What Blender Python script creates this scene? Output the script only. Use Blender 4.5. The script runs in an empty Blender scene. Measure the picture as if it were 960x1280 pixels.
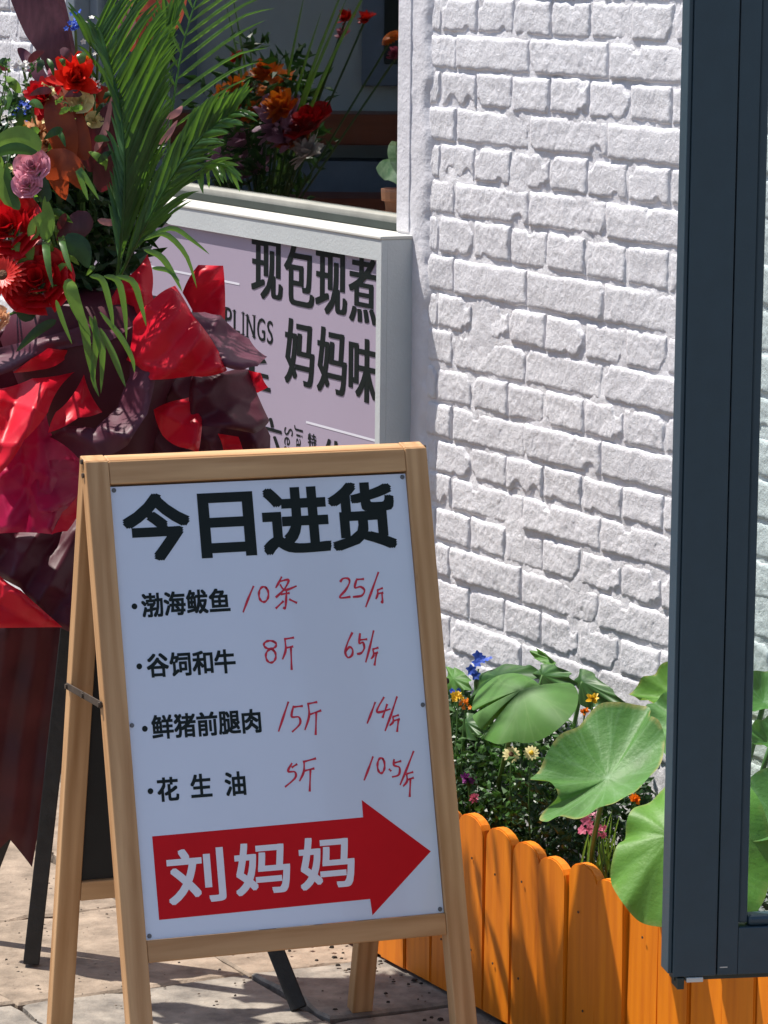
import bpy, bmesh, math, random
from mathutils import Vector, Matrix, noise
from mathutils.geometry import delaunay_2d_cdt
random.seed(7)
V = Vector
sc = bpy.context.scene
COL = sc.collection

# ------------------------------------------------------------------ camera
FPX, CAMH, ROLL, HORIZ = 4500.0, 1.6, 0.010, 699.0
TH = math.atan(HORIZ / FPX)
FW = V((0, math.cos(TH), -math.sin(TH)))
_r, _u = V((1, 0, 0)), V((0, math.sin(TH), math.cos(TH)))
RT = _r * math.cos(ROLL) + _u * math.sin(ROLL)
UP = _u * math.cos(ROLL) - _r * math.sin(ROLL)
CAM = V((0, 0, CAMH))
cam = bpy.data.cameras.new('camera')
cam.sensor_fit = 'VERTICAL'; cam.sensor_height = 36.0; cam.sensor_width = 27.0
cam.lens = FPX / 1280.0 * 36.0
cam.clip_start = 0.05; cam.clip_end = 3000
co = bpy.data.objects.new('camera', cam); COL.objects.link(co)
co.matrix_world = Matrix(((RT.x, UP.x, -FW.x, CAM.x), (RT.y, UP.y, -FW.y, CAM.y), (RT.z, UP.z, -FW.z, CAM.z), (0, 0, 0, 1)))
sc.camera = co

# ------------------------------------------------------------------ sky, sun, exposure
SUN_TRAVEL = V((0.100, -0.0494, -0.215)).normalized()
w = bpy.data.worlds.new('World'); sc.world = w; w.use_nodes = True
nt = w.node_tree
sky = nt.nodes.new('ShaderNodeTexSky'); sky.sky_type = 'NISHITA'; sky.sun_disc = False
sky.sun_elevation = math.asin(-SUN_TRAVEL.z)
sky.sun_rotation = math.atan2(-SUN_TRAVEL.x, -SUN_TRAVEL.y)
bg = nt.nodes['Background']; bg.inputs['Strength'].default_value = 0.11
nt.links.new(sky.outputs[0], bg.inputs[0])
sl = bpy.data.lights.new('sun', 'SUN'); sl.energy = 5.0; sl.angle = math.radians(0.53); sl.color = (1.0, 0.95, 0.87)
so = bpy.data.objects.new('sun', sl); COL.objects.link(so)
so.rotation_euler = SUN_TRAVEL.to_track_quat('-Z', 'Y').to_euler(); so.location = (-3, 2, 8)
sc.view_settings.view_transform = 'Standard'; sc.view_settings.look = 'None'
sc.view_settings.exposure = 0.58; sc.view_settings.gamma = 1.0; sc.view_settings.use_curve_mapping = False

# ------------------------------------------------------------------ pixel helpers (photo pixel = direction; distance from what it touches)
def ray(x, y):
    return (FW + RT * ((x - 480) / FPX) + UP * ((640 - y) / FPX)).normalized()
def A(x, y, Y):
    d = ray(x, y); return CAM + d * (Y / d.y)
def G(x, y, z=0.0):
    d = ray(x, y); return CAM + d * ((z - CAMH) / d.z)
def plane_hit(x, y, P, n):
    d = ray(x, y); return CAM + d * ((P - CAM).dot(n) / d.dot(n))
# wall frame: s runs along the wall towards the door, off = distance out of the wall
WX = V((0.4612, -0.8873, 0)).normalized(); WN = V((-0.8873, -0.4612, 0)).normalized()
W0 = V((0.186, 5.9976, 0))
def WF(s, off, z): return W0 + WX * s + WN * off + V((0, 0, z))
def OW(x, y, off=0.0): return plane_hit(x, y, W0 + WN * off, WN)
def S_of(p): return (p - W0).dot(WX)

# ------------------------------------------------------------------ materials
def M(name, col, rough=0.6, var=0.18, scale=9.0, bump=0.0, bscale=60.0, spec=0.4, trans=0.0, stretch=None, col2=None, coat=0.0, bdist=0.01, vein=None, tcol=None):
    m = bpy.data.materials.new(name); m.use_nodes = True
    t = m.node_tree; N = t.nodes; Lk = t.links
    p = N['Principled BSDF']; out = N['Material Output']
    tc = N.new('ShaderNodeTexCoord'); oi = N.new('ShaderNodeObjectInfo')
    mul = N.new('ShaderNodeMath'); mul.operation = 'MULTIPLY'; mul.inputs[1].default_value = 37.0
    Lk.new(oi.outputs['Random'], mul.inputs[0])
    add = N.new('ShaderNodeVectorMath'); add.operation = 'ADD'
    Lk.new(tc.outputs['Object'], add.inputs[0]); Lk.new(mul.outputs[0], add.inputs[1])
    vec = add.outputs[0]
    if stretch:
        mp = N.new('ShaderNodeMapping'); mp.inputs['Scale'].default_value = stretch
        Lk.new(vec, mp.inputs[0]); vec = mp.outputs[0]
    nz = N.new('ShaderNodeTexNoise'); nz.inputs['Scale'].default_value = scale; nz.inputs['Detail'].default_value = 6; nz.inputs['Roughness'].default_value = 0.62
    Lk.new(vec, nz.inputs['Vector'])
    rp = N.new('ShaderNodeValToRGB')
    c2 = col2 if col2 else tuple(min(1, c * (1 + var)) for c in col)
    c1 = tuple(c * (1 - var) for c in col) if not col2 else col
    rp.color_ramp.elements[0].position = 0.32; rp.color_ramp.elements[1].position = 0.68
    rp.color_ramp.elements[0].color = (*c1, 1); rp.color_ramp.elements[1].color = (*c2, 1)
    Lk.new(nz.outputs['Fac'], rp.inputs[0])
    cs = rp.outputs[0]
    if vein:
        at = N.new('ShaderNodeAttribute'); at.attribute_name = 'vein'
        mx = N.new('ShaderNodeMixRGB'); mx.inputs[2].default_value = (*vein, 1)
        Lk.new(at.outputs['Fac'], mx.inputs[0]); Lk.new(cs, mx.inputs[1]); cs = mx.outputs[0]
        at2 = N.new('ShaderNodeAttribute'); at2.attribute_name = 'rim'
        mx2 = N.new('ShaderNodeMixRGB'); mx2.inputs[2].default_value = (0.46, 0.34, 0.12, 1)
        Lk.new(at2.outputs['Fac'], mx2.inputs[0]); Lk.new(cs, mx2.inputs[1]); cs = mx2.outputs[0]
    Lk.new(cs, p.inputs['Base Color'])
    p.inputs['Roughness'].default_value = rough
    p.inputs['Specular IOR Level'].default_value = spec
    if coat: p.inputs['Coat Weight'].default_value = coat; p.inputs['Coat Roughness'].default_value = 0.03
    if bump:
        bn = N.new('ShaderNodeTexNoise'); bn.inputs['Scale'].default_value = bscale; bn.inputs['Detail'].default_value = 5; bn.inputs['Roughness'].default_value = 0.6
        Lk.new(vec, bn.inputs['Vector'])
        b = N.new('ShaderNodeBump'); b.inputs['Strength'].default_value = bump; b.inputs['Distance'].default_value = bdist
        Lk.new(bn.outputs['Fac'], b.inputs['Height']); Lk.new(b.outputs[0], p.inputs['Normal'])
    if trans:
        tr = N.new('ShaderNodeBsdfTranslucent'); mxs = N.new('ShaderNodeMixShader'); mxs.inputs[0].default_value = trans
        if tcol: tr.inputs[0].default_value = (*tcol, 1)
        else: Lk.new(cs, tr.inputs[0])
        Lk.new(p.outputs[0], mxs.inputs[1]); Lk.new(tr.outputs[0], mxs.inputs[2]); Lk.new(mxs.outputs[0], out.inputs[0])
    return m

def glass(name, tint, ior=1.5):
    m = bpy.data.materials.new(name); m.use_nodes = True
    N = m.node_tree.nodes; Lk = m.node_tree.links
    for n in list(N): N.remove(n)
    out = N.new('ShaderNodeOutputMaterial'); mx = N.new('ShaderNodeMixShader'); fr = N.new('ShaderNodeFresnel'); fr.inputs[0].default_value = ior
    tr = N.new('ShaderNodeBsdfTransparent'); tr.inputs[0].default_value = (*tint, 1)
    gl = N.new('ShaderNodeBsdfGlossy'); gl.inputs['Roughness'].default_value = 0.0
    ge = N.new('ShaderNodeNewGeometry'); fm = N.new('ShaderNodeMath'); fm.operation = 'SUBTRACT'; fm.use_clamp = True   # the inner face adds no mirror of its own
    Lk.new(fr.outputs[0], fm.inputs[0]); Lk.new(ge.outputs['Backfacing'], fm.inputs[1])
    Lk.new(fm.outputs[0], mx.inputs[0]); Lk.new(tr.outputs[0], mx.inputs[1]); Lk.new(gl.outputs[0], mx.inputs[2]); Lk.new(mx.outputs[0], out.inputs[0])
    return m

def brick_paint():
    m = M('white_brick_paint', (0.68, 0.665, 0.70), rough=0.45, col2=(0.78, 0.765, 0.795), scale=14, spec=0.5)
    t = m.node_tree; N = t.nodes; Lk = t.links; p = N['Principled BSDF']
    vec = [n for n in N if n.type == 'VECT_MATH'][0].outputs[0]
    a = N.new('ShaderNodeTexNoise'); a.inputs['Scale'].default_value = 130; a.inputs['Detail'].default_value = 3; a.inputs['Roughness'].default_value = 0.55; a.inputs['Distortion'].default_value = 0.5
    v = N.new('ShaderNodeTexVoronoi'); v.feature = 'DISTANCE_TO_EDGE'; v.inputs['Scale'].default_value = 85
    nw = N.new('ShaderNodeMix'); nw.data_type = 'RGBA'; nw.inputs[0].default_value = 0.12
    Lk.new(vec, a.inputs['Vector']); Lk.new(vec, nw.inputs[6]); Lk.new(a.outputs['Color'], nw.inputs[7]); Lk.new(nw.outputs[2], v.inputs['Vector'])
    big = N.new('ShaderNodeTexNoise'); big.inputs['Scale'].default_value = 22; big.inputs['Detail'].default_value = 3
    Lk.new(vec, big.inputs['Vector'])
    s = N.new('ShaderNodeMath'); s.operation = 'MULTIPLY_ADD'; s.inputs[1].default_value = 0.35
    Lk.new(v.outputs[0], s.inputs[0]); Lk.new(a.outputs['Fac'], s.inputs[2])
    s2 = N.new('ShaderNodeMath'); s2.operation = 'MULTIPLY_ADD'; s2.inputs[1].default_value = 0.8
    Lk.new(big.outputs['Fac'], s2.inputs[0]); Lk.new(s.outputs[0], s2.inputs[2])
    b = N.new('ShaderNodeBump'); b.inputs['Strength'].default_value = 0.8; b.inputs['Distance'].default_value = 0.0032
    Lk.new(s2.outputs[0], b.inputs['Height']); Lk.new(b.outputs[0], p.inputs['Normal'])
    # each brick took the paint a little differently
    oi = [n for n in N if n.type == 'OBJECT_INFO'][0]; mr = N.new('ShaderNodeMapRange'); mr.inputs[3].default_value = 0.94; mr.inputs[4].default_value = 1.03
    Lk.new(oi.outputs['Random'], mr.inputs[0]); mm = N.new('ShaderNodeMixRGB'); mm.blend_type = 'MULTIPLY'; mm.inputs[0].default_value = 1.0
    src = p.inputs['Base Color'].links[0].from_socket; Lk.new(src, mm.inputs[1]); Lk.new(mr.outputs[0], mm.inputs[2]); Lk.new(mm.outputs[0], p.inputs['Base Color'])
    return m

def wood(name, c1, c2, rough=0.5, wv_=0.22):
    m = bpy.data.materials.new(name); m.use_nodes = True
    t = m.node_tree; N = t.nodes; Lk = t.links; p = N['Principled BSDF']
    uv = N.new('ShaderNodeAttribute'); uv.attribute_name = 'grain'
    oi = N.new('ShaderNodeObjectInfo'); mul = N.new('ShaderNodeMath'); mul.operation = 'MULTIPLY'; mul.inputs[1].default_value = 53.0
    Lk.new(oi.outputs['Random'], mul.inputs[0])
    ad = N.new('ShaderNodeVectorMath'); ad.operation = 'ADD'; Lk.new(uv.outputs['Vector'], ad.inputs[0]); Lk.new(mul.outputs[0], ad.inputs[1])
    mp = N.new('ShaderNodeMapping'); mp.inputs['Scale'].default_value = (1.2, 16, 16); Lk.new(ad.outputs[0], mp.inputs[0])
    nz = N.new('ShaderNodeTexNoise'); nz.inputs['Scale'].default_value = 3.5; nz.inputs['Detail'].default_value = 5; nz.inputs['Distortion'].default_value = 0.4; Lk.new(mp.outputs[0], nz.inputs['Vector'])
    wv = N.new('ShaderNodeTexWave'); wv.wave_type = 'BANDS'; wv.bands_direction = 'Y'; wv.inputs['Scale'].default_value = 0.9; wv.inputs['Distortion'].default_value = 7.5; wv.inputs['Detail'].default_value = 3; wv.inputs['Detail Scale'].default_value = 0.6
    Lk.new(mp.outputs[0], wv.inputs['Vector'])
    ml = N.new('ShaderNodeMath'); ml.operation = 'MULTIPLY_ADD'; ml.inputs[1].default_value = wv_
    Lk.new(wv.outputs['Fac'], ml.inputs[0]); Lk.new(nz.outputs['Fac'], ml.inputs[2])
    # knots
    kn = N.new('ShaderNodeTexVoronoi'); kn.inputs['Scale'].default_value = 1.0
    mp2 = N.new('ShaderNodeMapping'); mp2.inputs['Scale'].default_value = (7.0, 22, 22); Lk.new(ad.outputs[0], mp2.inputs[0]); Lk.new(mp2.outputs[0], kn.inputs['Vector'])
    rp = N.new('ShaderNodeValToRGB'); rp.color_ramp.elements[0].position = 0.30; rp.color_ramp.elements[1].position = 0.85
    rp.color_ramp.elements[0].color = (*c1, 1); rp.color_ramp.elements[1].color = (*c2, 1)
    Lk.new(ml.outputs[0], rp.inputs[0])
    kr = N.new('ShaderNodeValToRGB'); kr.color_ramp.elements[0].position = 0.03; kr.color_ramp.elements[1].position = 0.10
    kr.color_ramp.elements[0].color = (0.45, 0.33, 0.25, 1); kr.color_ramp.elements[1].color = (1, 1, 1, 1); Lk.new(kn.outputs['Distance'], kr.inputs[0])
    mx = N.new('ShaderNodeMixRGB'); mx.blend_type = 'MULTIPLY'; mx.inputs[0].default_value = 0.8
    Lk.new(rp.outputs[0], mx.inputs[1]); Lk.new(kr.outputs[0], mx.inputs[2])
    Lk.new(mx.outputs[0], p.inputs['Base Color']); p.inputs['Roughness'].default_value = rough; p.inputs['Specular IOR Level'].default_value = 0.35
    b = N.new('ShaderNodeBump'); b.inputs['Strength'].default_value = 0.25; b.inputs['Distance'].default_value = 0.002
    Lk.new(ml.outputs[0], b.inputs['Height']); Lk.new(b.outputs[0], p.inputs['Normal'])
    return m

MT = {}
MT['brick'] = brick_paint()
MT["plaster"] = M("white_plaster", (0.64, 0.625, 0.66), 0.6, var=0.07, scale=18, bump=0.5, bscale=90, bdist=0.004)
MT['pine'] = wood('pine_wood', (0.36, 0.18, 0.072), (0.60, 0.36, 0.18))
MT['orange'] = wood('orange_painted_wood', (0.56, 0.135, 0.003), (0.78, 0.23, 0.006), 0.5, 0.12)
MT['panel'] = M('white_sign_film', (0.64, 0.68, 0.80), 0.22, var=0.02, scale=3, spec=0.5, coat=0.6, bump=0.06, bscale=5)
MT['ink'] = M('black_green_print', (0.008, 0.013, 0.013), 0.5, var=0.1, spec=0.2)
MT['redprint'] = M('red_print', (0.56, 0.006, 0.012), 0.5, var=0.05, spec=0.15)
MT['whiteprint'] = M('white_print', (0.74, 0.73, 0.80), 0.3, var=0.02)
MT['marker'] = M('red_marker', (0.56, 0.02, 0.05), 0.5, var=0.25, scale=200)
MT['chalk'] = M('chalkboard_black', (0.018, 0.018, 0.018), 0.7)
MT['metal'] = M('aged_brass', (0.05, 0.034, 0.024), 0.7, var=0.3, scale=60)
MT['screw'] = M('screw_steel', (0.12, 0.12, 0.13), 0.4)
MT['counter'] = M('pale_grey_counter_paint', (0.52, 0.545, 0.55), 0.5, var=0.04, bump=0.12, bscale=200)
MT['ledge'] = M('cream_ledge', (0.60, 0.59, 0.54), 0.5, var=0.05)
MT['lilac'] = M('lilac_sign_panel', (0.385, 0.325, 0.415), 0.45, var=0.03, scale=2)
MT['bead'] = M('beige_bead', (0.36, 0.35, 0.31), 0.5)
MT['gasket'] = M('dark_gasket', (0.03, 0.04, 0.035), 0.6)
MT['winframe'] = M('blue_grey_frame', (0.17, 0.20, 0.23), 0.45, var=0.05)
MT['winglass'] = glass('window_glass', (0.88, 0.92, 0.92), 2.8)
MT['doorglass'] = glass('door_glass', (0.86, 0.93, 0.91), 1.5)
MT['navy'] = M('navy_powder_coat', (0.026, 0.052, 0.072), 0.42, var=0.06, scale=30, spec=0.45, bump=0.05, bscale=500)
MT['black'] = M('black_painted_wood', (0.020, 0.019, 0.019), 0.55, var=0.3, scale=30, bump=0.2, bscale=80)
MT['red'] = M('red_paper', (0.60, 0.008, 0.026), 0.42, var=0.08, scale=6, spec=0.25, trans=0.22, bump=0.08, bscale=25)
MT['magenta'] = M('crimson_paper', (0.44, 0.012, 0.075), 0.38, var=0.15, scale=6, spec=0.25, trans=0.25, bump=0.08, bscale=25)
MT['maroon'] = M('maroon_paper', (0.075, 0.012, 0.024), 0.48, var=0.15, scale=6, spec=0.25, trans=0.10, bump=0.08, bscale=25)
MT['plum'] = M('plum_paper', (0.105, 0.030, 0.050), 0.48, var=0.12, scale=6, spec=0.25, trans=0.12, bump=0.08, bscale=25)
MT['drape'] = M('maroon_cloth', (0.06, 0.009, 0.012), 0.6, var=0.2, scale=15, trans=0.1)
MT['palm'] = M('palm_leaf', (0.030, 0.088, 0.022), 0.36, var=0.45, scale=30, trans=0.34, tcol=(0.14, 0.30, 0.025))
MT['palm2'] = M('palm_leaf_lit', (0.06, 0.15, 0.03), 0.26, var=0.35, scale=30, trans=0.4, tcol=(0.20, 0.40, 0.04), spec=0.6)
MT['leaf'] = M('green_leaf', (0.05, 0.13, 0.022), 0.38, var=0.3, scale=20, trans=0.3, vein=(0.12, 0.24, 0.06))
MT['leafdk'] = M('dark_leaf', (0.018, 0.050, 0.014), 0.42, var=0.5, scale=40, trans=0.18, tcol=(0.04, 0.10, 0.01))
MT['lime'] = M('lime_leaf', (0.17, 0.30, 0.045), 0.4, var=0.2, scale=25, trans=0.35)
MT['ti'] = M('maroon_ti_leaf', (0.085, 0.028, 0.036), 0.42, var=0.4, scale=10, trans=0.15, stretch=(9, 9, 1), tcol=(0.25, 0.02, 0.03))
MT['rust'] = M('rust_leaf', (0.10, 0.022, 0.012), 0.5, col2=(0.36, 0.075, 0.02), scale=22, trans=0.35, tcol=(0.55, 0.08, 0.02))
MT['coral'] = M('coral_bract', (0.52, 0.10, 0.055), 0.42, var=0.2, scale=14, trans=0.35)
MT['pkstrip'] = M('pink_bract', (0.55, 0.24, 0.24), 0.45, var=0.15, scale=20, trans=0.3)
MT['rosered'] = M('red_petal', (0.50, 0.005, 0.010), 0.42, var=0.2, scale=30, trans=0.25)
MT['scarlet'] = M('scarlet_petal', (0.72, 0.022, 0.010), 0.42, var=0.15, scale=30, trans=0.3)
MT['pink'] = M('pink_petal', (0.72, 0.30, 0.38), 0.45, var=0.15, scale=30, trans=0.3)
MT['cream'] = M('cream_petal', (0.80, 0.70, 0.36), 0.45, var=0.12, scale=30, trans=0.3)
MT['peach'] = M('peach_petal', (0.78, 0.44, 0.24), 0.45, var=0.2, scale=30, trans=0.3)
MT['orangep'] = M('orange_petal', (0.80, 0.22, 0.012), 0.42, var=0.15, scale=30, trans=0.3)
MT['blue'] = M('blue_petal', (0.055, 0.12, 0.55), 0.45, var=0.3, scale=40, trans=0.3)
MT['white'] = M('white_petal', (0.78, 0.76, 0.72), 0.45, var=0.06, scale=40, trans=0.3)
MT['yellow'] = M('yellow_petal', (0.80, 0.52, 0.03), 0.45, var=0.15, scale=40, trans=0.25)
MT['purple'] = M('purple_petal', (0.26, 0.05, 0.24), 0.45, var=0.2, scale=40, trans=0.25)
MT['lilac_p'] = M('lilac_petal', (0.62, 0.36, 0.52), 0.45, var=0.12, scale=30, trans=0.3)
MT['magp'] = M('dusty_pink_petal', (0.50, 0.11, 0.18), 0.45, var=0.2, scale=40, trans=0.25)
MT['brownc'] = M('brown_centre', (0.12, 0.05, 0.02), 0.8, bump=0.5, bscale=300)
MT['stem'] = M('green_stem', (0.06, 0.14, 0.03), 0.5, var=0.2)
MT['lotus'] = M('lotus_leaf', (0.072, 0.195, 0.040), 0.5, var=0.25, scale=14, trans=0.26, tcol=(0.16, 0.34, 0.04), vein=(0.20, 0.36, 0.17), bump=0.15, bscale=120)
MT['lotus2'] = M('fresh_lotus_leaf', (0.10, 0.25, 0.03), 0.5, var=0.2, scale=14, trans=0.3, tcol=(0.22, 0.42, 0.04), vein=(0.16, 0.34, 0.08), bump=0.15, bscale=120)
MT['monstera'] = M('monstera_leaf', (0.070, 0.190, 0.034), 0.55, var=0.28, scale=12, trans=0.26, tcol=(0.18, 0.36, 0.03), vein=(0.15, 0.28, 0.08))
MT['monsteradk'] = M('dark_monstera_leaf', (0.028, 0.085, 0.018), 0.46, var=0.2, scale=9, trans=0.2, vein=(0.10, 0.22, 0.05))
MT['soil'] = M('dark_soil', (0.035, 0.026, 0.018), 0.95, var=0.4, scale=40, bump=0.8, bscale=120)
MT['slab'] = M('dusty_paving', (0.15, 0.115, 0.085), 0.9, scale=16, col2=(0.34, 0.265, 0.20), bump=0.8, bscale=45, bdist=0.006)
MT['slab2'] = M('grey_paving', (0.13, 0.115, 0.10), 0.9, scale=18, col2=(0.32, 0.28, 0.235), bump=0.8, bscale=45, bdist=0.006)
MT['ground'] = M('dusty_ground', (0.13, 0.105, 0.08), 0.95, var=0.35, scale=12, bump=0.7, bscale=60)
MT['chip'] = M('stone_chips', (0.16, 0.125, 0.095), 0.9, var=0.5, scale=60)
MT['debris'] = M('dark_leaf_litter', (0.03, 0.024, 0.018), 0.9, var=0.4, scale=60)
MT['terra'] = M('terracotta', (0.52, 0.20, 0.10), 0.7, var=0.1)
MT['inwall'] = M('interior_wall_paint', (0.05, 0.085, 0.10), 0.8)
MT['infloor'] = M('interior_floor_tile', (0.10, 0.09, 0.085), 0.5)
MT['redwood'] = wood('red_brown_wood', (0.20, 0.05, 0.025), (0.30, 0.09, 0.04), 0.35)
MT['teal'] = M('teal_grey_render', (0.58, 0.66, 0.64), 0.8, var=0.12, scale=1.5)
MT['bluegrey'] = M('blue_grey_plastic', (0.20, 0.26, 0.33), 0.45)
MT['variegated'] = M('variegated_leaf', (0.10, 0.22, 0.06), 0.4, scale=60, col2=(0.45, 0.52, 0.30), trans=0.25)
MT['alu'] = M('bare_aluminium', (0.55, 0.54, 0.50), 0.35)

# ------------------------------------------------------------------ object helpers
MATS = {}
def thing(name, loc, label, cat, rotz=0.0, group=None, kind=None):
    o = bpy.data.objects.new(name, None); COL.objects.link(o)
    o.empty_display_size = 0.05
    o.location = loc; o.rotation_euler = (0, 0, rotz)
    if label: o['label'] = label
    if cat: o['category'] = cat
    if group: o['group'] = group
    if kind: o['kind'] = kind
    MATS[o.name] = (Matrix.Translation(V(loc)) @ Matrix.Rotation(rotz, 4, 'Z')).inverted()
    return o
def rootmat(o): return MATS[o.name] if o is not None and o.name in MATS else Matrix.Identity(4)
def link(name, me, mat, parent):
    o = bpy.data.objects.new(name, me); COL.objects.link(o)
    if mat is not None and not me.materials: me.materials.append(mat if not isinstance(mat, str) else MT[mat])
    if parent is not None:
        o.parent = parent
        MATS[o.name] = rootmat(parent)
    return o
def part(name, vs, fs, mat, parent, smooth=False, attr=None, label=None):
    inv = rootmat(parent)
    me = bpy.data.meshes.new(name)
    me.from_pydata([inv @ V(v) for v in vs], [], fs)
    if smooth: me.polygons.foreach_set('use_smooth', [True] * len(me.polygons))
    if attr:
        a = me.attributes.new('vein', 'FLOAT', 'POINT'); a.data.foreach_set('value', attr)
    me.update()
    o = link(name, me, mat, parent)
    if label: o['label'] = label
    return o
def sub(name, vs, fs, mat, parent, **k):   # sub-part: parent's own origin is its thing's origin
    return part(name, vs, fs, mat, parent, **k)
def solid(o, label, cat, group=None):
    o['label'] = label; o['category'] = cat
    if group: o['group'] = group
    return o
def struct(o): o['kind'] = 'structure'; return o

def box_geo(org, ax, ay, az, x0, x1, y0, y1, z0, z1, bev=0.0, seg=2):
    bm = bmesh.new(); bmesh.ops.create_cube(bm, size=1)
    for v in bm.verts:
        v.co = V((x0 + (v.co.x + .5) * (x1 - x0), y0 + (v.co.y + .5) * (y1 - y0), z0 + (v.co.z + .5) * (z1 - z0)))
    if bev: bmesh.ops.bevel(bm, geom=bm.edges[:], offset=bev, segments=seg, affect='EDGES', profile=0.5)
    bm.verts.index_update()
    loc = [v.co.copy() for v in bm.verts]
    fs = [[v.index for v in f.verts] for f in bm.faces]; bm.free()
    vs = [org + ax * c.x + ay * c.y + az * c.z for c in loc]
    if V(ax).cross(V(ay)).dot(V(az)) < 0: fs = [f[::-1] for f in fs]
    return vs, fs, loc
def box(name, parent, mat, org, ax, ay, az, b, bev=0.0, grain=None, label=None):
    vs, fs, loc = box_geo(org, ax, ay, az, *b, bev=bev)
    o = part(name, vs, fs, mat, parent, label=label)
    if grain is not None:
        a = o.data.attributes.new('grain', 'FLOAT_VECTOR', 'POINT')
        order = {'x': (0, 1, 2), 'y': (1, 0, 2), 'z': (2, 0, 1)}[grain]
        flat = []
        for c in loc: flat += [c[order[0]], c[order[1]], c[order[2]]]
        a.data.foreach_set('vector', flat)
    return o
XA, YA, ZA = V((1, 0, 0)), V((0, 1, 0)), V((0, 0, 1))
class Geo:
    def __init__(s): s.v = []; s.f = []
    def add(s, vs, fs):
        n = len(s.v); s.v += list(vs); s.f += [[i + n for i in f] for f in fs]
def tube(pts, rad, n=6, cap=True):
    pts = [V(p) for p in pts]; vs = []; fs = []
    rads = rad if isinstance(rad, (list, tuple)) else [rad] * len(pts)
    for i, p in enumerate(pts):
        t = (pts[min(i + 1, len(pts) - 1)] - pts[max(i - 1, 0)]).normalized()
        a = t.cross(V((0.31, 0.17, 0.93))).normalized(); b = t.cross(a)
        for k in range(n):
            q = 2 * math.pi * k / n
            vs.append(p + (a * math.cos(q) + b * math.sin(q)) * rads[i])
    for i in range(len(pts) - 1):
        for k in range(n):
            fs.append([i * n + k, i * n + (k + 1) % n, (i + 1) * n + (k + 1) % n, (i + 1) * n + k])
    if cap: fs += [list(range(n))[::-1], [(len(pts) - 1) * n + k for k in range(n)]]
    return vs, fs
def smoothline(pts, n):
    pts = [V(p) for p in pts]; out = []
    m = len(pts) - 1
    for i in range(n + 1):
        u = i / n * m; k = min(int(u), m - 1); t = u - k
        p0, p1, p2, p3 = pts[max(k - 1, 0)], pts[k], pts[k + 1], pts[min(k + 2, m)]
        out.append(0.5 * ((2 * p1) + (p2 - p0) * t + (2 * p0 - 5 * p1 + 4 * p2 - p3) * t * t + (3 * p1 - p0 - 3 * p2 + p3) * t ** 3))
    return out
def ribbon(pts, width, n=8, fold=0.25, prof='leaf', face=None):
    """a leaf: strip along pts with a folded midrib; width profile; faces the camera side"""
    c = smoothline(pts, n); vs = []; fs = []
    for i, p in enumerate(c):
        t = (c[min(i + 1, n)] - c[max(i - 1, 0)]).normalized()
        view = face if face is not None else (p - CAM).normalized()
        side = t.cross(view)
        side = side.normalized() if side.length > 1e-5 else XA
        nrm = side.cross(t).normalized()
        u = i / n
        if prof == 'leaf': wv = max(0.02, math.sin(math.pi * min(1, u ** 0.75 * 0.97 + 0.03)) ** 0.8)
        elif prof == 'blade': wv = max(0.03, (min(1, u * 5 + .35)) * (1 - u ** 3))
        else: wv = prof(u)
        wv *= width
        vs += [p - side * wv + nrm * wv * fold, p, p + side * wv + nrm * wv * fold]
    for i in range(n):
        a = i * 3
        fs += [[a, a + 1, a + 4, a + 3], [a + 1, a + 2, a + 5, a + 4]]
    return vs, fs

# ================================================================== GROUND
g = part('ground', [(-400, -200, -0.03), (400, -200, -0.03), (400, 600, -0.03), (-400, 600, -0.03)], [[0, 1, 2, 3]], 'ground', None)
struct(g)
gm = thing('paving', (0, 0, 0), None, None, kind='structure')
slab_meshes = {}
def slab(s0, s1, o0, o1, mat, dz, seed):
    rnd = random.Random(seed)
    # outline with broken edges
    pts = []
    gap = 0.0015
    cs = [(s0 + gap, o0 + gap), (s1 - gap, o0 + gap), (s1 - gap, o1 - gap), (s0 + gap, o1 - gap)]
    for i in range(4):
        a, b = V(cs[i]), V(cs[(i + 1) % 4]); L = (b - a).length; n = max(3, int(L / 0.035))
        for k in range(n):
            p = a.lerp(b, k / n)
            j = 0.006 if 0 < k else 0.012
            if rnd.random() < 0.06: j = 0.02
            ctr = V(((s0 + s1) / 2, (o0 + o1) / 2)); d = (ctr - p).normalized()
            pts.append(p + d * rnd.random() * j)
    n = len(pts); vs = []; fs = []
    for lvl, (ins, z) in enumerate(((0, -0.04), (0, -0.004), (0.006, 0.0))):
        for p in pts:
            ctr = V(((s0 + s1) / 2, (o0 + o1) / 2)); q = p + (ctr - p).normalized() * ins
            vs.append(WF(q.x, q.y, z + dz + 0.003 * noise.noise(V((q.x * 6, q.y * 6, 1)))))
    for l in range(2):
        for k in range(n): fs.append([l * n + k, l * n + (k + 1) % n, (l + 1) * n + (k + 1) % n, (l + 1) * n + k])
    fs.append([2 * n + k for k in range(n)])
    # orient upward
    if (vs[2 * n + 1] - vs[2 * n]).cross(vs[2 * n + n // 2] - vs[2 * n]).z < 0: fs = [f[::-1] for f in fs]
    return part('paving_slab', vs, fs, mat, gm)
S_LINES = [-3.2, -2.6, -2.0, -1.4, -0.82, -0.235, 0.235, 0.515, 0.93, 1.4, 1.9, 2.4]
O_LINES = [0.315, 0.565, 0.96, 1.36, 1.8, 2.3]
k = 0
for i in range(len(S_LINES) - 1):
    for j in range(len(O_LINES) - 1):
        k += 1
        warm = S_LINES[i] < 0.2 and O_LINES[j] > 0.3
        slab(S_LINES[i], S_LINES[i + 1], O_LINES[j], O_LINES[j + 1], 'slab' if (warm or k % 5 == 0) else 'slab2', random.uniform(-0.006, 0.004), k)
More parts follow.
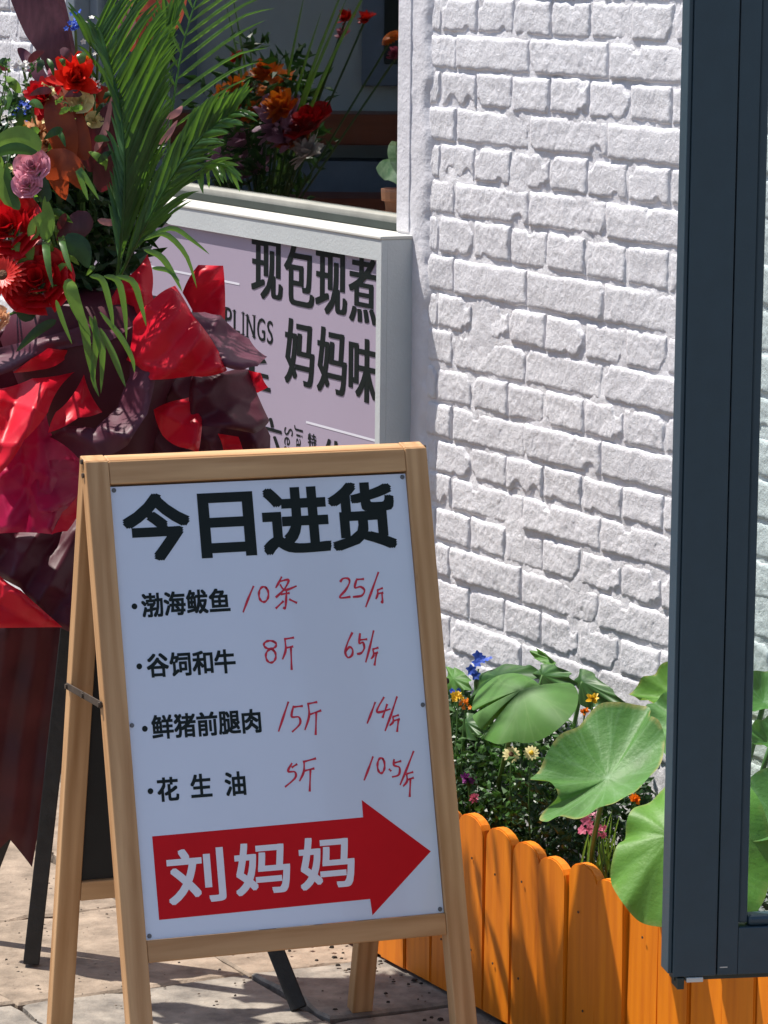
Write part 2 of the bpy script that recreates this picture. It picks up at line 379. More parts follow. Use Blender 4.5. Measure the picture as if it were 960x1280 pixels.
# chips and litter lying on the paving
def scatter(name, n, mat, fn, size):
    gg = Geo(); rnd = random.Random(name)
    for _ in range(n):
        p = fn(rnd); r = size * rnd.uniform(0.3, 1.0); a = rnd.uniform(0, 6.28)
        ex, ey = V((math.cos(a), math.sin(a), 0)), V((-math.sin(a), math.cos(a), 0))
        h = r * rnd.uniform(0.25, 0.6)
        b = [p + ex * r * rnd.uniform(.5, 1), p + ey * r * rnd.uniform(.4, 1), p - ex * r * rnd.uniform(.5, 1), p - ey * r * rnd.uniform(.4, 1)]
        t = [q * 1.0 + (p - q) * 0.35 + V((0, 0, h)) for q in b]
        gg.add(b + t, [[0, 1, 5, 4], [1, 2, 6, 5], [2, 3, 7, 6], [3, 0, 4, 7], [4, 5, 6, 7]])
    o = part(name, gg.v, gg.f, mat, None); o['kind'] = 'stuff'
    return o
def near_fence(r):
    o = 0.35 + abs(r.gauss(0, 0.07)); return WF(r.uniform(-0.3, 1.3), o, 0.003)
def anywhere(r): return WF(r.uniform(-1.0, 1.2), r.uniform(0.36, 1.3), 0.002)
o = scatter('gravel_chips', 520, 'chip', anywhere, 0.0045); solid(o, 'loose stone chips and grit scattered over the paving', 'gravel')
o = scatter('leaf_litter', 130, 'debris', near_fence, 0.008); solid(o, 'dark dry leaf litter along the foot of the orange fence', 'litter')

# ================================================================== BRICK WALL
ROT = math.atan2(WX.y, WX.x)
wall = thing('brick_wall', W0, 'white painted brick wall with alternating courses of long and short bricks', 'wall', rotz=ROT)
# local frame of the wall: x = s, y = -off, z = z
ZB = [1.4046, 1.2805, 1.1558, 1.0225, 0.8962, 0.7715, 0.6525, 0.5300]   # foot of each stretcher course
beds = []
for i in range(-5, 14):
    if i < 0: z = ZB[0] - 0.1245 * i
    elif i < 8: z = ZB[i]
    else: z = ZB[7] - 0.1235 * (i - 7)
    beds.append(z)
courses = []   # (z0, z1, kind)
for i in range(len(beds) - 1):
    zt, zb = beds[i], beds[i + 1]; zm = zb + (zt - zb) * 0.5
    courses.append((zb, zm, 's')); courses.append((zm, zt, 'h'))
WIN0, WIN1 = -1.86, -0.352
END = 1.42
def brick_mesh(L, H, seed):
    rnd = random.Random(seed); vs = []; fs = []; D = 0.022
    off = V((seed * 3.1, seed * 1.7, 0.3))
    e1, e2 = 0.0022, 0.0075
    def axis(T, n):
        h = T / 2; inner = [-h + e2 + (T - 2 * e2) * i / n for i in range(n + 1)]
        return [-h, -h + e1] + inner + [h - e1, h]
    X = axis(L, int(L / 0.0034)); Z = axis(H, 13)
    chips = [(rnd.choice((-1, 1)) * rnd.choice((1, 1, rnd.random())), rnd.choice((-1, 1)), rnd.uniform(0.006, 0.02)) for _ in range(rnd.choice((0, 1, 1, 2, 3)))]
    tx, tz = rnd.uniform(-.012, .012), rnd.uniform(-.03, .03); rgh = rnd.uniform(.5, 1.05)
    nx, nz = len(X) - 1, len(Z) - 1
    for z in Z:
        for x in X:
            ed = min(L / 2 - abs(x), H / 2 - abs(z))
            dx = 0.0016 * noise.noise(V((x * 30, z * 60, 9)) + off); dz = 0.0022 * noise.noise(V((x * 30, z * 20, 3)) + off) + .0014 * noise.noise(V((x * 90, z * 20, 6)) + off)
            q3 = V((x, z, 0)); wp = V((noise.noise(q3 * 60 + off), noise.noise(q3 * 60 + off + V((7, 0, 0))), 0)) * .006
            y = 0.0012 * noise.noise(V((x * 22, z * 30, 0)) + off) + tx * x + tz * z * .5
            y += rgh * (0.0011 * noise.noise((q3 + wp) * 75 + off) + 0.0009 * (0.45 - abs(noise.noise((q3 + wp) * 120 + off * 2))) + 0.0006 * noise.noise((q3 + wp) * 260 + off))
            if ed < 1e-6: y -= 0.0030 + .0008 * noise.noise(V((x * 90, z * 90, 5)) + off)
            elif ed < e1 * 1.1: y -= 0.0005 + .0007 * abs(noise.noise(V((x * 120, z * 120, 5)) + off))
            for cx, cz, r in chips:
                d = math.hypot(x - cx * L / 2, z - cz * H / 2)
                if d < r * (1 + .4 * noise.noise(V((x * 80, z * 80, 2)) + off)): y -= min(.0040, (r - d) * 1.2 + .001) if d < r else .0008
            vs.append((x + dx, -y, z + dz))
    idx = lambda i, j: j * (nx + 1) + i
    for j in range(nz):
        for i in range(nx): fs.append([idx(i, j), idx(i + 1, j), idx(i + 1, j + 1), idx(i, j + 1)])
    ring = [idx(i, 0) for i in range(nx + 1)] + [idx(nx, j) for j in range(1, nz + 1)] + [idx(i, nz) for i in range(nx - 1, -1, -1)] + [idx(0, j) for j in range(nz - 1, 0, -1)]
    n0 = len(vs)
    for r in ring:
        x, y, z = vs[r]; vs.append((x * (1 + .0012 / L), D, z + math.copysign(.0006, z)))
    m = len(ring)
    for q in range(m): fs.append([ring[q], n0 + q, n0 + (q + 1) % m, ring[(q + 1) % m]])
    me = bpy.data.meshes.new('brick'); me.from_pydata(vs, [], fs)
    me.polygons.foreach_set('use_smooth', [True] * len(me.polygons)); me.update()
    me.materials.append(MT['brick'])
    return me
STR = [brick_mesh(0.2435, 0.0562, i) for i in range(10)]
HDR = [brick_mesh(0.1185, 0.0562, 20 + i) for i in range(16)]
HALF = [brick_mesh(0.06, 0.0562, 60 + i) for i in range(4)]
rb = random.Random(3)
def add_brick(s, zc, meshes, sx=1.0, hz=1.0):
    o = bpy.data.objects.new('brick', rb.choice(meshes)); COL.objects.link(o); o.parent = wall
    o.location = (s + rb.uniform(-.002, .002), rb.uniform(-0.0016, 0.0016), zc + rb.uniform(-.0015, .0015))
    o.rotation_euler = (rb.uniform(-.016, .016), rb.uniform(-.008, .008), rb.uniform(-.008, .008)); o.scale = (sx, 1, hz)
def wavy(s, z): return 0.0035 * noise.noise(V((s * 2.2, z * 3.1, 7)))
lo_z, hi_z = 0.36, 1.62
for zb, zt, kd in courses:
    if zt < lo_z or zb > hi_z: continue
    zc = (zb + zt) / 2; hz = (zt - zb) / 0.0622
    L, ph, ms = (0.2495, 0.095, STR) if kd == 's' else (0.1243, 0.0375, HDR)
    k = math.floor((-2.75 - ph) / L)
    while True:
        a = ph + k * L; b = a + L; k += 1
        if a > END: break
        lo, hi = a, b
        hw = L - 0.009
        segs = []
        if b <= WIN0 - 0.02 or (a >= -0.25 and b <= END): segs.append((a, b))
        elif a < -0.25 < b and b - (-0.25) > 0.03: segs.append((-0.25, b))
        elif a < WIN0 - 0.02 < b and WIN0 - 0.02 - a > 0.03: segs.append((a, WIN0 - 0.02))
        elif a < END < b and END - a > 0.03: segs.append((a, END))
        for (p, q) in segs:
            if q < -2.5: continue
            full = (q - p) > 0.95 * L
            if full: add_brick((p + q) / 2, zc + wavy((p + q) / 2, zc), ms, 1.0, hz)
            else:
                w = q - p - 0.006
                base = HDR if w > 0.085 else HALF
                bl = 0.1185 if base is HDR else 0.06
                add_brick((p + q) / 2, zc + wavy((p + q) / 2, zc), base, w / bl, hz)
# mortar bed: rough sheet set behind the brick faces, with a solid backing
def mortar(s0, s1, z0, z1, nm):
    ns, nz = int((s1 - s0) / 0.0055), int((z1 - z0) / 0.0052)
    vs = []; fs = []
    for j in range(nz + 1):
        for i in range(ns + 1):
            s = s0 + (s1 - s0) * i / ns; z = z0 + (z1 - z0) * j / nz
            d = -0.0030 + 0.0020 * noise.noise(V((s * 45, z * 45, 0))) + 0.0034 * noise.noise(V((s * 9, z * 13, 5))) + .0009 * noise.noise(V((s * 130, z * 130, 3)))
            vs.append(WF(s, d, z))
    for j in range(nz):
        for i in range(ns):
            a = j * (ns + 1) + i; fs.append([a, a + 1, a + ns + 2, a + ns + 1])
    return part('mortar', vs, fs, 'brick', wall, smooth=True)
mortar(-0.26, END, 0.02, 1.75, 'mortar')
mortar(-2.6, WIN0 - 0.015, 0.02, 1.75, 'mortar')
def wbox(name, parent, mat, s0, s1, o0, o1, z0, z1, bev=0.0, label=None, grain=None):
    return box(name, parent, mat, W0, WX, WN, ZA, (s0, s1, o0, o1, z0, z1), bev=bev, label=label, grain=grain)
wbox('wall_core', wall, 'plaster', -0.37, END, -0.24, -0.02, 0.0, 2.9)
wbox('wall_core', wall, 'plaster', -6.0, WIN0 - 0.022, -0.24, -0.02, 0.0, 2.9)
wbox('wall_core', wall, 'plaster', WIN0 - 0.02, -0.372, -0.24, -0.02, 0.0, 1.06)
wbox('wall_core', wall, 'plaster', WIN0 - 0.02, -0.372, -0.24, -0.02, 2.35, 2.9)
wbox('wall_core', wall, 'brick', -2.6, END - 0.002, -0.018, 0.001, 1.752, 2.9)
# smooth plaster strip at the window edge, ragged where it meets the bricks
vs = []; fs = []; nz = 170
for j in range(nz + 1):
    z = 0.02 + 1.9 * j / nz
    e = -0.232 + 0.020 * noise.noise(V((1, z * 16, 0))) + 0.012 * noise.noise(V((2, z * 50, 0)))
    for i in range(13):
        u = i / 12; s = WIN1 + (e - WIN1) * u
        d = 0.0052 + 0.0014 * noise.noise(V((s * 40, z * 40, 2))) - (0.0016 if u < 0.32 else 0) * 0 + 0.0025 * noise.noise(V((s * 18, z * 14, 4))) * u
        d -= 0.012 * max(0, u - 0.8) / 0.2
        vs.append(WF(s, d, z))
n0 = len(vs)
for j in range(nz + 1): vs.append(WF(WIN1, -0.10, 0.02 + 1.9 * j / nz))
for j in range(nz):
    for i in range(12):
        a = j * 13 + i; fs.append([a, a + 1, a + 14, a + 13])
    fs.append([n0 + j, j * 13, (j + 1) * 13, n0 + j + 1])
part('plaster_edge', vs, fs, 'plaster', wall, smooth=True)
wbox('corner_trim', wall, 'plaster', WIN1 - 0.002, WIN1 + 0.046, -0.09, 0.0075, 1.118, 2.35, bev=0.002)

# ================================================================== SHOP WINDOW + INTERIOR
win = thing('shop_window', WF(WIN0, 0, 1.118), 'large dark shop window with blue grey frame above the pale counter', 'window', rotz=ROT)
ZS = 1.118
wbox('bottom_bead', win, 'bead', WIN0 + 0.05, WIN1 - 0.003, -0.055, -0.018, ZS + 0.004, ZS + 0.022, bev=0.002)
wbox('gasket', win, 'gasket', WIN0 + 0.05, WIN1 - 0.003, -0.016, -0.010, ZS - 0.002, ZS + 0.011)
wbox('frame_jamb', win, 'winframe', WIN0 - 0.016, WIN0 + 0.034, -0.10, 0.004, ZS, 2.35, bev=0.003)
wbox('frame_stop', win, 'winframe', WIN0 + 0.036, WIN0 + 0.075, -0.10, -0.03, ZS + 0.024, 2.35, bev=0.003)
wbox('frame_head', win, 'winframe', WIN0 + 0.036, WIN1 - 0.003, -0.10, -0.01, 2.29, 2.35, bev=0.003)
wbox('glass_pane', win, 'winglass', WIN0 + 0.06, WIN1 + 0.0, -0.047, -0.041, ZS + 0.015, 2.30)
room = thing('shop_interior', WF(-1.1, -1.5, 0), None, None, rotz=ROT, kind='structure')
wbox('interior_floor', room, 'infloor', -3.5, 1.4, -3.0, -0.25, 0.2, 0.25)
wbox('interior_back_wall', room, 'inwall', -3.5, 1.4, -3.05, -3.0, 0.2, 2.9)
wbox('interior_side_wall', room, 'inwall', -3.55, -3.5, -3.0, -0.245, 0.2, 2.9)
wbox('interior_side_wall', room, 'inwall', 1.4, 1.45, -3.0, -0.245, 0.2, 2.9)
wbox('interior_ceiling', room, 'inwall', -3.55, 1.45, -3.05, -0.245, 2.9, 2.95)
tb = thing('dining_table', WF(-1.0, -0.75, 0.25), 'red brown wooden table seen through the dark shop window', 'table', rotz=ROT)
wbox('table_top', tb, 'redwood', -2.0, 0.2, -0.95, -0.36, 0.985, 1.025, bev=0.004, grain='x')
for a in (-1.95, 0.12):
    for b in (-0.93, -0.42): wbox('leg', tb, 'redwood', a, a + 0.05, b, b + 0.05, 0.25, 0.985, grain='z')
cr = thing('storage_box', WF(-0.7, -0.6, 1.026), 'blue grey plastic box on the table behind the window', 'box', rotz=ROT)
wbox('body', cr, 'bluegrey', -1.02, -0.42, -0.82, -0.52, 1.026, 1.135, bev=0.01)
wbox('lid', cr, 'bluegrey', -1.03, -0.41, -0.83, -0.51, 1.136, 1.155, bev=0.006)
bk = thing('wooden_bench', WF(-0.7, -1.6, 0.25), 'dark red wooden bench back deep inside the shop', 'bench', rotz=ROT)
wbox('backrest', bk, 'redwood', -1.6, 1.0, -1.66, -1.60, 0.8, 1.22, bev=0.01, grain='x')
wbox('seat', bk, 'redwood', -1.6, 1.0, -1.6, -1.2, 0.66, 0.70, bev=0.01, grain='x')
for a in (-1.55, 0.9): wbox('leg', bk, 'redwood', a, a + 0.06, -1.64, -1.24, 0.25, 0.66, grain='z')

def lathe(c, prof, n=20):
    vs = []; fs = []
    for r, z in prof:
        for k in range(n):
            q = 2 * math.pi * k / n; vs.append(c + V((math.cos(q) * r, math.sin(q) * r, z)))
    for i in range(len(prof) - 1):
        for k in range(n): fs.append([i * n + k, i * n + (k + 1) % n, (i + 1) * n + (k + 1) % n, (i + 1) * n + k])
    return vs, fs
pp = OW(502, 285, -0.09); pp.z = ZS - 0.006
pl = thing('potted_plant', pp, 'small variegated plant in terracotta pot just inside the window edge', 'plant')
wbox('window_board', win, 'bead', WIN0 + 0.04, WIN1 - 0.002, -0.235, -0.058, ZS - 0.03, ZS - 0.008)
v, f = lathe(pp, [(0.002, 0.0), (0.026, 0.0), (0.031, 0.045), (0.037, 0.047), (0.038, 0.068), (0.033, 0.068), (0.030, 0.055), (0.002, 0.054)])
part('pot', v, f, 'terra', pl, smooth=False)
for (x, y, x2, y2, wd) in ((512, 245, 470, 210, 0.020), (514, 240, 490, 176, 0.016), (518, 235, 530, 185, 0.015), (515, 240, 505, 165, 0.014)):
    b = pp + V((0, 0, 0.06)); e = plane_hit(x2, y2, pp, WN)
    v, f = ribbon([b, b.lerp(e, .4) + V((0, 0, .02)), e], wd, 10, 0.15, prof=lambda u: max(0.06, math.sin(math.pi * max(0, (u - .25) / .75)) ** .7) if u > .27 else 0.06)
    part('leaf', v, f, 'variegated', pl, smooth=True)

# ================================================================== COUNTER WITH LILAC SIGN
CO = 0.066                       # how far the counter stands out of the wall
cs1 = -0.296
ctr = thing('service_counter', WF(-1.1, 0.03, 0), 'pale grey counter box with lilac lettered sign under the shop window', 'counter', rotz=ROT)
wbox('body', ctr, 'counter', WIN0, cs1, -0.018, CO - 0.0122, 0.0, ZS - 0.0098, bev=0.0)
wbox('ledge', ctr, 'ledge', WIN0 - 0.002, cs1 + 0.001, -0.0095, CO + 0.002, ZS - 0.0095, ZS - 0.003, bev=0.002)
wbox('frame_top', ctr, 'counter', WIN0, cs1, CO - 0.012, CO, ZS - 0.046, ZS - 0.0098)
wbox('frame_side', ctr, 'counter', cs1 - 0.018, cs1, CO - 0.0119, CO, 0.0, ZS - 0.0462)
wbox('frame_bottom', ctr, 'counter', WIN0, cs1 - 0.0182, CO - 0.0119, CO, 0.0, 0.06)
sgn = wbox('sign_panel', ctr, 'lilac', WIN0 + 0.002, cs1 - 0.0182, CO - 0.0118, CO - 0.008, 0.061, ZS - 0.0465)
SP = W0 + WN * (CO - 0.008)

DG = None
def text_geo(s, offset=0.0):
    if offset:
        vs, fs = text_geo(s); gg = Geo()
        for k in range(9):
            r = offset * .9
            gg.add([v + V(((k % 3 - 1) * r, (k // 3 - 1) * r, k * 1e-4)) for v in vs], fs)
        return gg.v, gg.f
    c = bpy.data.curves.new('t', 'FONT'); c.body = s; c.resolution_u = 3
    o = bpy.data.objects.new('t', c); COL.objects.link(o)
    dg = bpy.context.evaluated_depsgraph_get()
    me = bpy.data.meshes.new_from_object(o.evaluated_get(dg))
    vs = [v.co.copy() for v in me.vertices]; fs = [list(p.vertices) for p in me.polygons]
    bpy.data.objects.remove(o); bpy.data.curves.remove(c); bpy.data.meshes.remove(me)
    return vs, fs
def glyph(name, s, parent, mat, ctr_, ax, up, w_, h_, nrm, lift, offset=0.0, hspread=0.0, copies=1, vertical=False):
    """fit a glyph's own bounding box to w_ x h_ on a plane"""
    vs, fs = text_geo(s, offset)
    x0, x1 = min(v.x for v in vs), max(v.x for v in vs); y0, y1 = min(v.y for v in vs), max(v.y for v in vs)
    if h_ is None: h_ = w_ * (y1 - y0) / (x1 - x0)
    gg = Geo()
    for k in range(copies):
        dx = 0 if copies == 1 else (k / (copies - 1) - .5) * 2 * hspread
        ww = w_ - 2 * hspread
        out = [ctr_ + ax * (((v.x - x0) / (x1 - x0) - .5) * ww + dx) + up * (((v.y - y0) / (y1 - y0) - .5) * h_) + nrm * (lift + k * 0.00006 + v.z * .12) for v in vs]
        gg.add(out, fs)
    return sub(name, gg.v, gg.f, mat, parent)
def sign_char(ch, zx0, zy0, zx1, zy1, spread=0.0042, off=0.004, name='printed_character'):
    # box corners given in the photograph (x 160+z/2.4, y 240+z/2.4); the box leans with the perspective
    x0, x1 = 160 + zx0 / 2.4, 160 + zx1 / 2.4; y0, y1 = 240 + zy0 / 2.4, 240 + zy1 / 2.4
    xm, ym = (x0 + x1) / 2, (y0 + y1) / 2
    c = plane_hit(xm, ym, SP, WN); a = plane_hit(x0, ym, SP, WN); b = plane_hit(x1, ym, SP, WN)
    slope = 0.2 * (x1 - x0)
    t = plane_hit(xm, y0 + slope * .5, SP, WN); d = plane_hit(xm, y1 - slope * .5, SP, WN)
    return glyph(name, ch, sgn, 'ink', c, WX, ZA, (b - a).dot(WX), (t - d).z, WN, 0.0006, off, spread, 5)
for ch, bx_ in (('现', (370, 135, 465, 332)), ('包', (468, 147, 560, 352)), ('现', (562, 168, 658, 378)), ('煮', (662, 182, 748, 402)),
                ('妈', (470, 375, 560, 590)), ('妈', (567, 400, 657, 615)), ('味', (662, 430, 748, 638))):
    sign_char(ch, *bx_)
sign_char('手', 315, 480, 428, 650, 0.005)
sign_char('六', 400, 672, 462, 790, 0.003)
sign_char('什', 585, 738, 645, 850, 0.003)
sign_char('特', 540, 722, 566, 772, 0.001)
# serif capitals: thin and thick strokes, little feet
def serif_word(word, zx0, zx1, zyc0, zyc1, zh):
    L_ = {'D': 1.0, 'U': 1.0, 'M': 1.25, 'P': .85, 'L': .8, 'I': .45, 'N': 1.05, 'G': 1.0, 'S': .75}
    tot = sum(L_[c] for c in word); x = 0
    for ch in word:
        wz = L_[ch] / tot * (zx1 - zx0); xa = zx0 + x; x += wz
        u = (xa + wz / 2 - zx0) / (zx1 - zx0); yc = zyc0 + (zyc1 - zyc0) * u
        e_ = .36 if ch == 'I' else .10
        sign_char(ch, xa + wz * e_, yc - zh / 2, xa + wz * (1 - e_), yc + zh / 2, 0.0005 if ch == 'I' else 0.0009, 0.0, 'printed_letter')
        for q, tops in {'D': [(.2, 3)], 'U': [(.2, 1), (.8, 1)], 'M': [(.17, 3), (.83, 3)], 'P': [(.2, 3)], 'L': [(.2, 3)], 'I': [(.5, 3)], 'N': [(.18, 3), (.82, 3)]}.get(ch, []):
            for bit, sg in ((1, -1), (2, 1)):
                if not tops & bit: continue
                c_ = plane_hit(160 + (xa + wz * q) / 2.4, 240 + (yc + sg * zh * .43) / 2.4, SP, WN); ss = S_of(c_); hw = 0.008
                sub('letter_serif', [WF(ss - hw, CO - .0072, c_.z - .0009), WF(ss + hw, CO - .0072, c_.z - .0009), WF(ss + hw, CO - .0072, c_.z + .0009), WF(ss - hw, CO - .0072, c_.z + .0009)], [[0, 1, 2, 3]], 'ink', sgn)
serif_word('DUMPLINGS', 190, 438, 345, 425, 74)
def rot_text(s, zx, zy, h, length):
    c = plane_hit(160 + zx / 2.4, 240 + zy / 2.4, SP, WN)
    glyph('printed_letter', s, sgn, 'ink', c, -ZA, WX, length, h, WN, 0.0006, 0.0)
rot_text('Jiao', 512, 752, 0.036, 0.062); rot_text('Sea', 482, 748, 0.036, 0.05)
def sign_line(zx0, zy0, zx1, zy1):
    a = plane_hit(160 + zx0 / 2.4, 240 + zy0 / 2.4, SP, WN); b = plane_hit(160 + zx1 / 2.4, 240 + zy1 / 2.4, SP, WN)
    z = (a.z + b.z) / 2
    sub('printed_line', [WF(S_of(a), CO - .0075, z - .0022), WF(S_of(b), CO - .0075, z - .0022), WF(S_of(b), CO - .0075, z + .0022), WF(S_of(a), CO - .0075, z + .0022)], [[0, 1, 2, 3]], 'whiteprint', sgn)
sign_line(60, 218, 335, 280); sign_line(535, 686, 742, 750)

# ================================================================== SANDWICH BOARD
BX, BY, PSI, LEAN, BW, BH, SW, HB, RBH, TR = -0.0883, 4.8199, 0.3715, 0.2680, 0.5114, 0.930, 0.0336, 0.2627, 0.0306, 0.0334
BU = V((math.cos(PSI), math.sin(PSI), 0)); BN = V((math.sin(PSI), -math.cos(PSI), 0))
BL = ZA * math.cos(LEAN) - BN * math.sin(LEAN); BNN = BN * math.cos(LEAN) + ZA * math.sin(LEAN)
B0 = V((BX, BY, 0))
brd = thing('sandwich_board', B0, 'pine framed sandwich board sign with white price list and red arrow', 'sign')
SPREAD = 0.885
BR = -BN; R0 = B0 - BN * (2 * BH * math.sin(LEAN) * SPREAD)
LEAN2 = math.atan2((B0 - BN * (BH * math.sin(LEAN)) - R0).dot(BN), BH * math.cos(LEAN))
RL = ZA * math.cos(LEAN2) + BN * math.sin(LEAN2); RNN = -BN * math.cos(LEAN2) + ZA * math.sin(LEAN2)
TH_ = 0.024
def bar(name, a0, a1, h0, h1, org, up, nn, grain, mat='pine', n0=-TH_, n1=0.0, bev=0.0018, parent=None):
    return box(name, parent or brd, mat, org, BU, nn, up, (a0, a1, n0, n1, h0, h1), bev=bev, grain=grain)
for side, (org, up, nn) in (('front', (B0, BL, BNN)), ('rear', (R0 + BR * 0.004, RL, RNN))):
    lh = BH if side == 'front' else BH * math.cos(LEAN) / math.cos(LEAN2)
    n0, n1 = (-TH_, 0.0) if side == 'front' else (0.0, TH_)
    if side == 'rear': n0, n1 = 0.0, TH_
    st = 'stile'
    bar(side + '_' + st, -BW / 2, -BW / 2 + SW, 0.0, lh, org, up, nn, 'z', n0=n0, n1=n1)
    bar(side + '_' + st, BW / 2 - SW, BW / 2, 0.0, lh, org, up, nn, 'z', n0=n0, n1=n1)
    bar(side + '_rail', -BW / 2 + SW + .0003, BW / 2 - SW - .0003, lh - TR, lh - .0006, org, up, nn, 'x', n0=n0 + .0008, n1=n1 - .0008)
    bar(side + '_rail', -BW / 2 + SW + .0003, BW / 2 - SW - .0003, HB - RBH, HB, org, up, nn, 'x', n0=n0 + .0008, n1=n1 - .0008)
pane = bar('sign_panel', -BW / 2 + SW - .002 + .0025, BW / 2 - SW - .0005, HB + .0005, BH - TR - .003, B0, BL, BNN, None, mat='panel', n0=-0.013, n1=-0.0055, bev=0.0006)
bar('chalkboard', -BW / 2 + SW + .001, BW / 2 - SW - .001, HB + .001, BH - TR - .004, R0 + BR * 0.004, RL, RNN, None, mat='chalk', n0=0.006, n1=0.012, bev=0)
PP = B0 + BNN * (-0.0055)
def PH(x, y): return plane_hit(x, y, PP, BNN)
def PA(x, y):
    p = PH(x, y) - PP; return p.dot(BU), p.dot(BL)
def PB(a, h, l=0.0): return PP + BU * a + BL * h + BNN * l
HEAD = [('今', 32, 65, 258, 292, ), ('日', 280, 62, 466, 280), ('进', 482, 45, 710, 270), ('货', 700, 28, 922, 256)]
for ch, x0, y0, x1, y1 in HEAD:
    cx, cy = 140 + (x0 + x1) / 2 / 2.595, 590 + (y0 + y1) / 2 / 2.595
    a0, _ = PA(140 + x0 / 2.595, cy); a1, _ = PA(140 + x1 / 2.595, cy)
    _, h0 = PA(cx, 590 + y0 / 2.595); _, h1 = PA(cx, 590 + y1 / 2.595)
    lean_ = 0.06 * (a1 - a0)
    glyph('printed_character', ch, pane, 'ink', PH(cx, cy), BU, BL, (a1 - a0) * 0.97, (h0 - h1) * 0.965, BNN, 0.0004, 0.036)
def line(s, xl, yl, xr, yr, hpx, mat='ink', off=0.029, squeeze=None):
    n = len(s); al, hl = PA(xl, yl); ar, hr = PA(xr, yr)
    for i, ch in enumerate(s):
        if ch == ' ': continue
        wch = (ar - al) / n
        a = al + wch * (i + .5); h = hl + (hr - hl) * (i + .5) / n
        vs, fs = text_geo(ch, off)
        # keep the glyph's own place in its em square
        em = 1.0; sx = wch / em * 1.0; syv = (PA(xl, yl - hpx / 2)[1] - PA(xl, yl + hpx / 2)[1]) / 0.92
        ys = [v.y for v in vs]; xs = [v.x for v in vs]
        xm, ym = (min(xs) + max(xs)) / 2, (min(ys) + max(ys)) / 2
        sc_ = min(sx / 1.0, 1)
        out = [PB(a + (v.x - xm) * sx, h + (v.y - ym) * syv, 0.0004 + v.z * .12) for v in vs]
        sub('printed_character', out, fs, mat, pane)
line('渤海鲅鱼', 176, 757.5, 288, 749, 29)
line('谷饲和牛', 183, 832.5, 295, 826, 29)
line('鲜猪前腿肉', 189, 909.5, 328, 900.5, 29)
for ch, zx, zy in (('花', 257, 217), ('生', 328, 209), ('油', 401, 205)):
    cx, cy = 60 + zx / 1.714, 860 + zy / 1.714
    line(ch, cx - 14, cy + 1, cx + 14, cy - 1, 29)
for x, y in ((168, 758), (174, 833), (181, 911), (188, 989)):
    a, h = PA(x, y)
    sub('printed_dot', [PB(a + .0042 * math.cos(q), h + .0042 * math.sin(q), .0004) for q in [i * math.pi / 6 for i in range(12)]], [list(range(12))], 'ink', pane)
arrow = [(223, 318), (675, 277), (672, 240), (820, 350), (695, 487), (690, 452), (238, 497)]
av = [PA(60 + x / 1.714, 860 + y / 1.714) for x, y in arrow]
sub('printed_arrow', [PB(a, h, 0.0003) for a, h in av], [[0, 6, 5, 1], [2, 1, 5, 4], [2, 4, 3]], 'redprint', pane)
for ch, zx, zy, zw, zh in (('刘', 317, 402, 124, 118), ('妈', 459, 386, 120, 112), ('妈', 597, 374, 120, 112)):
    cx, cy = 60 + zx / 1.714, 860 + zy / 1.714
    a0, _ = PA(cx - zw / 3.43, cy); a1, _ = PA(cx + zw / 3.43, cy); _, h0 = PA(cx, cy - zh / 3.43); _, h1 = PA(cx, cy + zh / 3.43)
    glyph('printed_character', ch, pane, 'whiteprint', PH(cx, cy), BU, BL, a1 - a0, h0 - h1, BNN, 0.0007, 0.022)
# marker handwriting
def ell(cx, cy, rx, ry, n=14, st=-1.2): return [(cx + rx * math.cos(st + i * 2 * math.pi / n), cy + ry * math.sin(st + i * 2 * math.pi / n)) for i in range(n + 2)]
H1 = [[(68, 130), (42, 190), (15, 262)], ell(118, 172, 24, 38), [(208, 83), (195, 110), (178, 140)], [(198, 108), (242, 100), (222, 145), (178, 188)], [(200, 122), (225, 150), (283, 130)],
      [(203, 172), (248, 165)], [(232, 150), (230, 200), (226, 242), (216, 236)], [(218, 205), (178, 243)], [(245, 196), (285, 215)],
      [(500, 110), (515, 93), (540, 93), (547, 112), (528, 150), (498, 188), (552, 184)], [(582, 100), (574, 138), (602, 134), (622, 152), (608, 178), (564, 185)], [(580, 98), (620, 95)],
      [(692, 60), (660, 150), (628, 236)], [(714, 140), (686, 151)], [(688, 150), (687, 175), (679, 196)], [(690, 168), (716, 163)], [(709, 165), (712, 210), (704, 206)],
      ell(150, 424, 31, 20), ell(154, 480, 25, 33), [(270, 388), (220, 396)], [(224, 395), (228, 450), (212, 497)], [(228, 440), (266, 432)], [(254, 435), (258, 550)],
      [(562, 362), (537, 415), (526, 462), (540, 488), (560, 475), (562, 447), (546, 436), (529, 458)], [(600, 366), (596, 416), (614, 412), (621, 440), (606, 465), (584, 470)], [(598, 400), (636, 396)],
      [(668, 352), (650, 430), (628, 512)], [(692, 438), (662, 447)], [(664, 447), (668, 475), (655, 495)], [(666, 468), (690, 462)], [(682, 465), (672, 528)]]
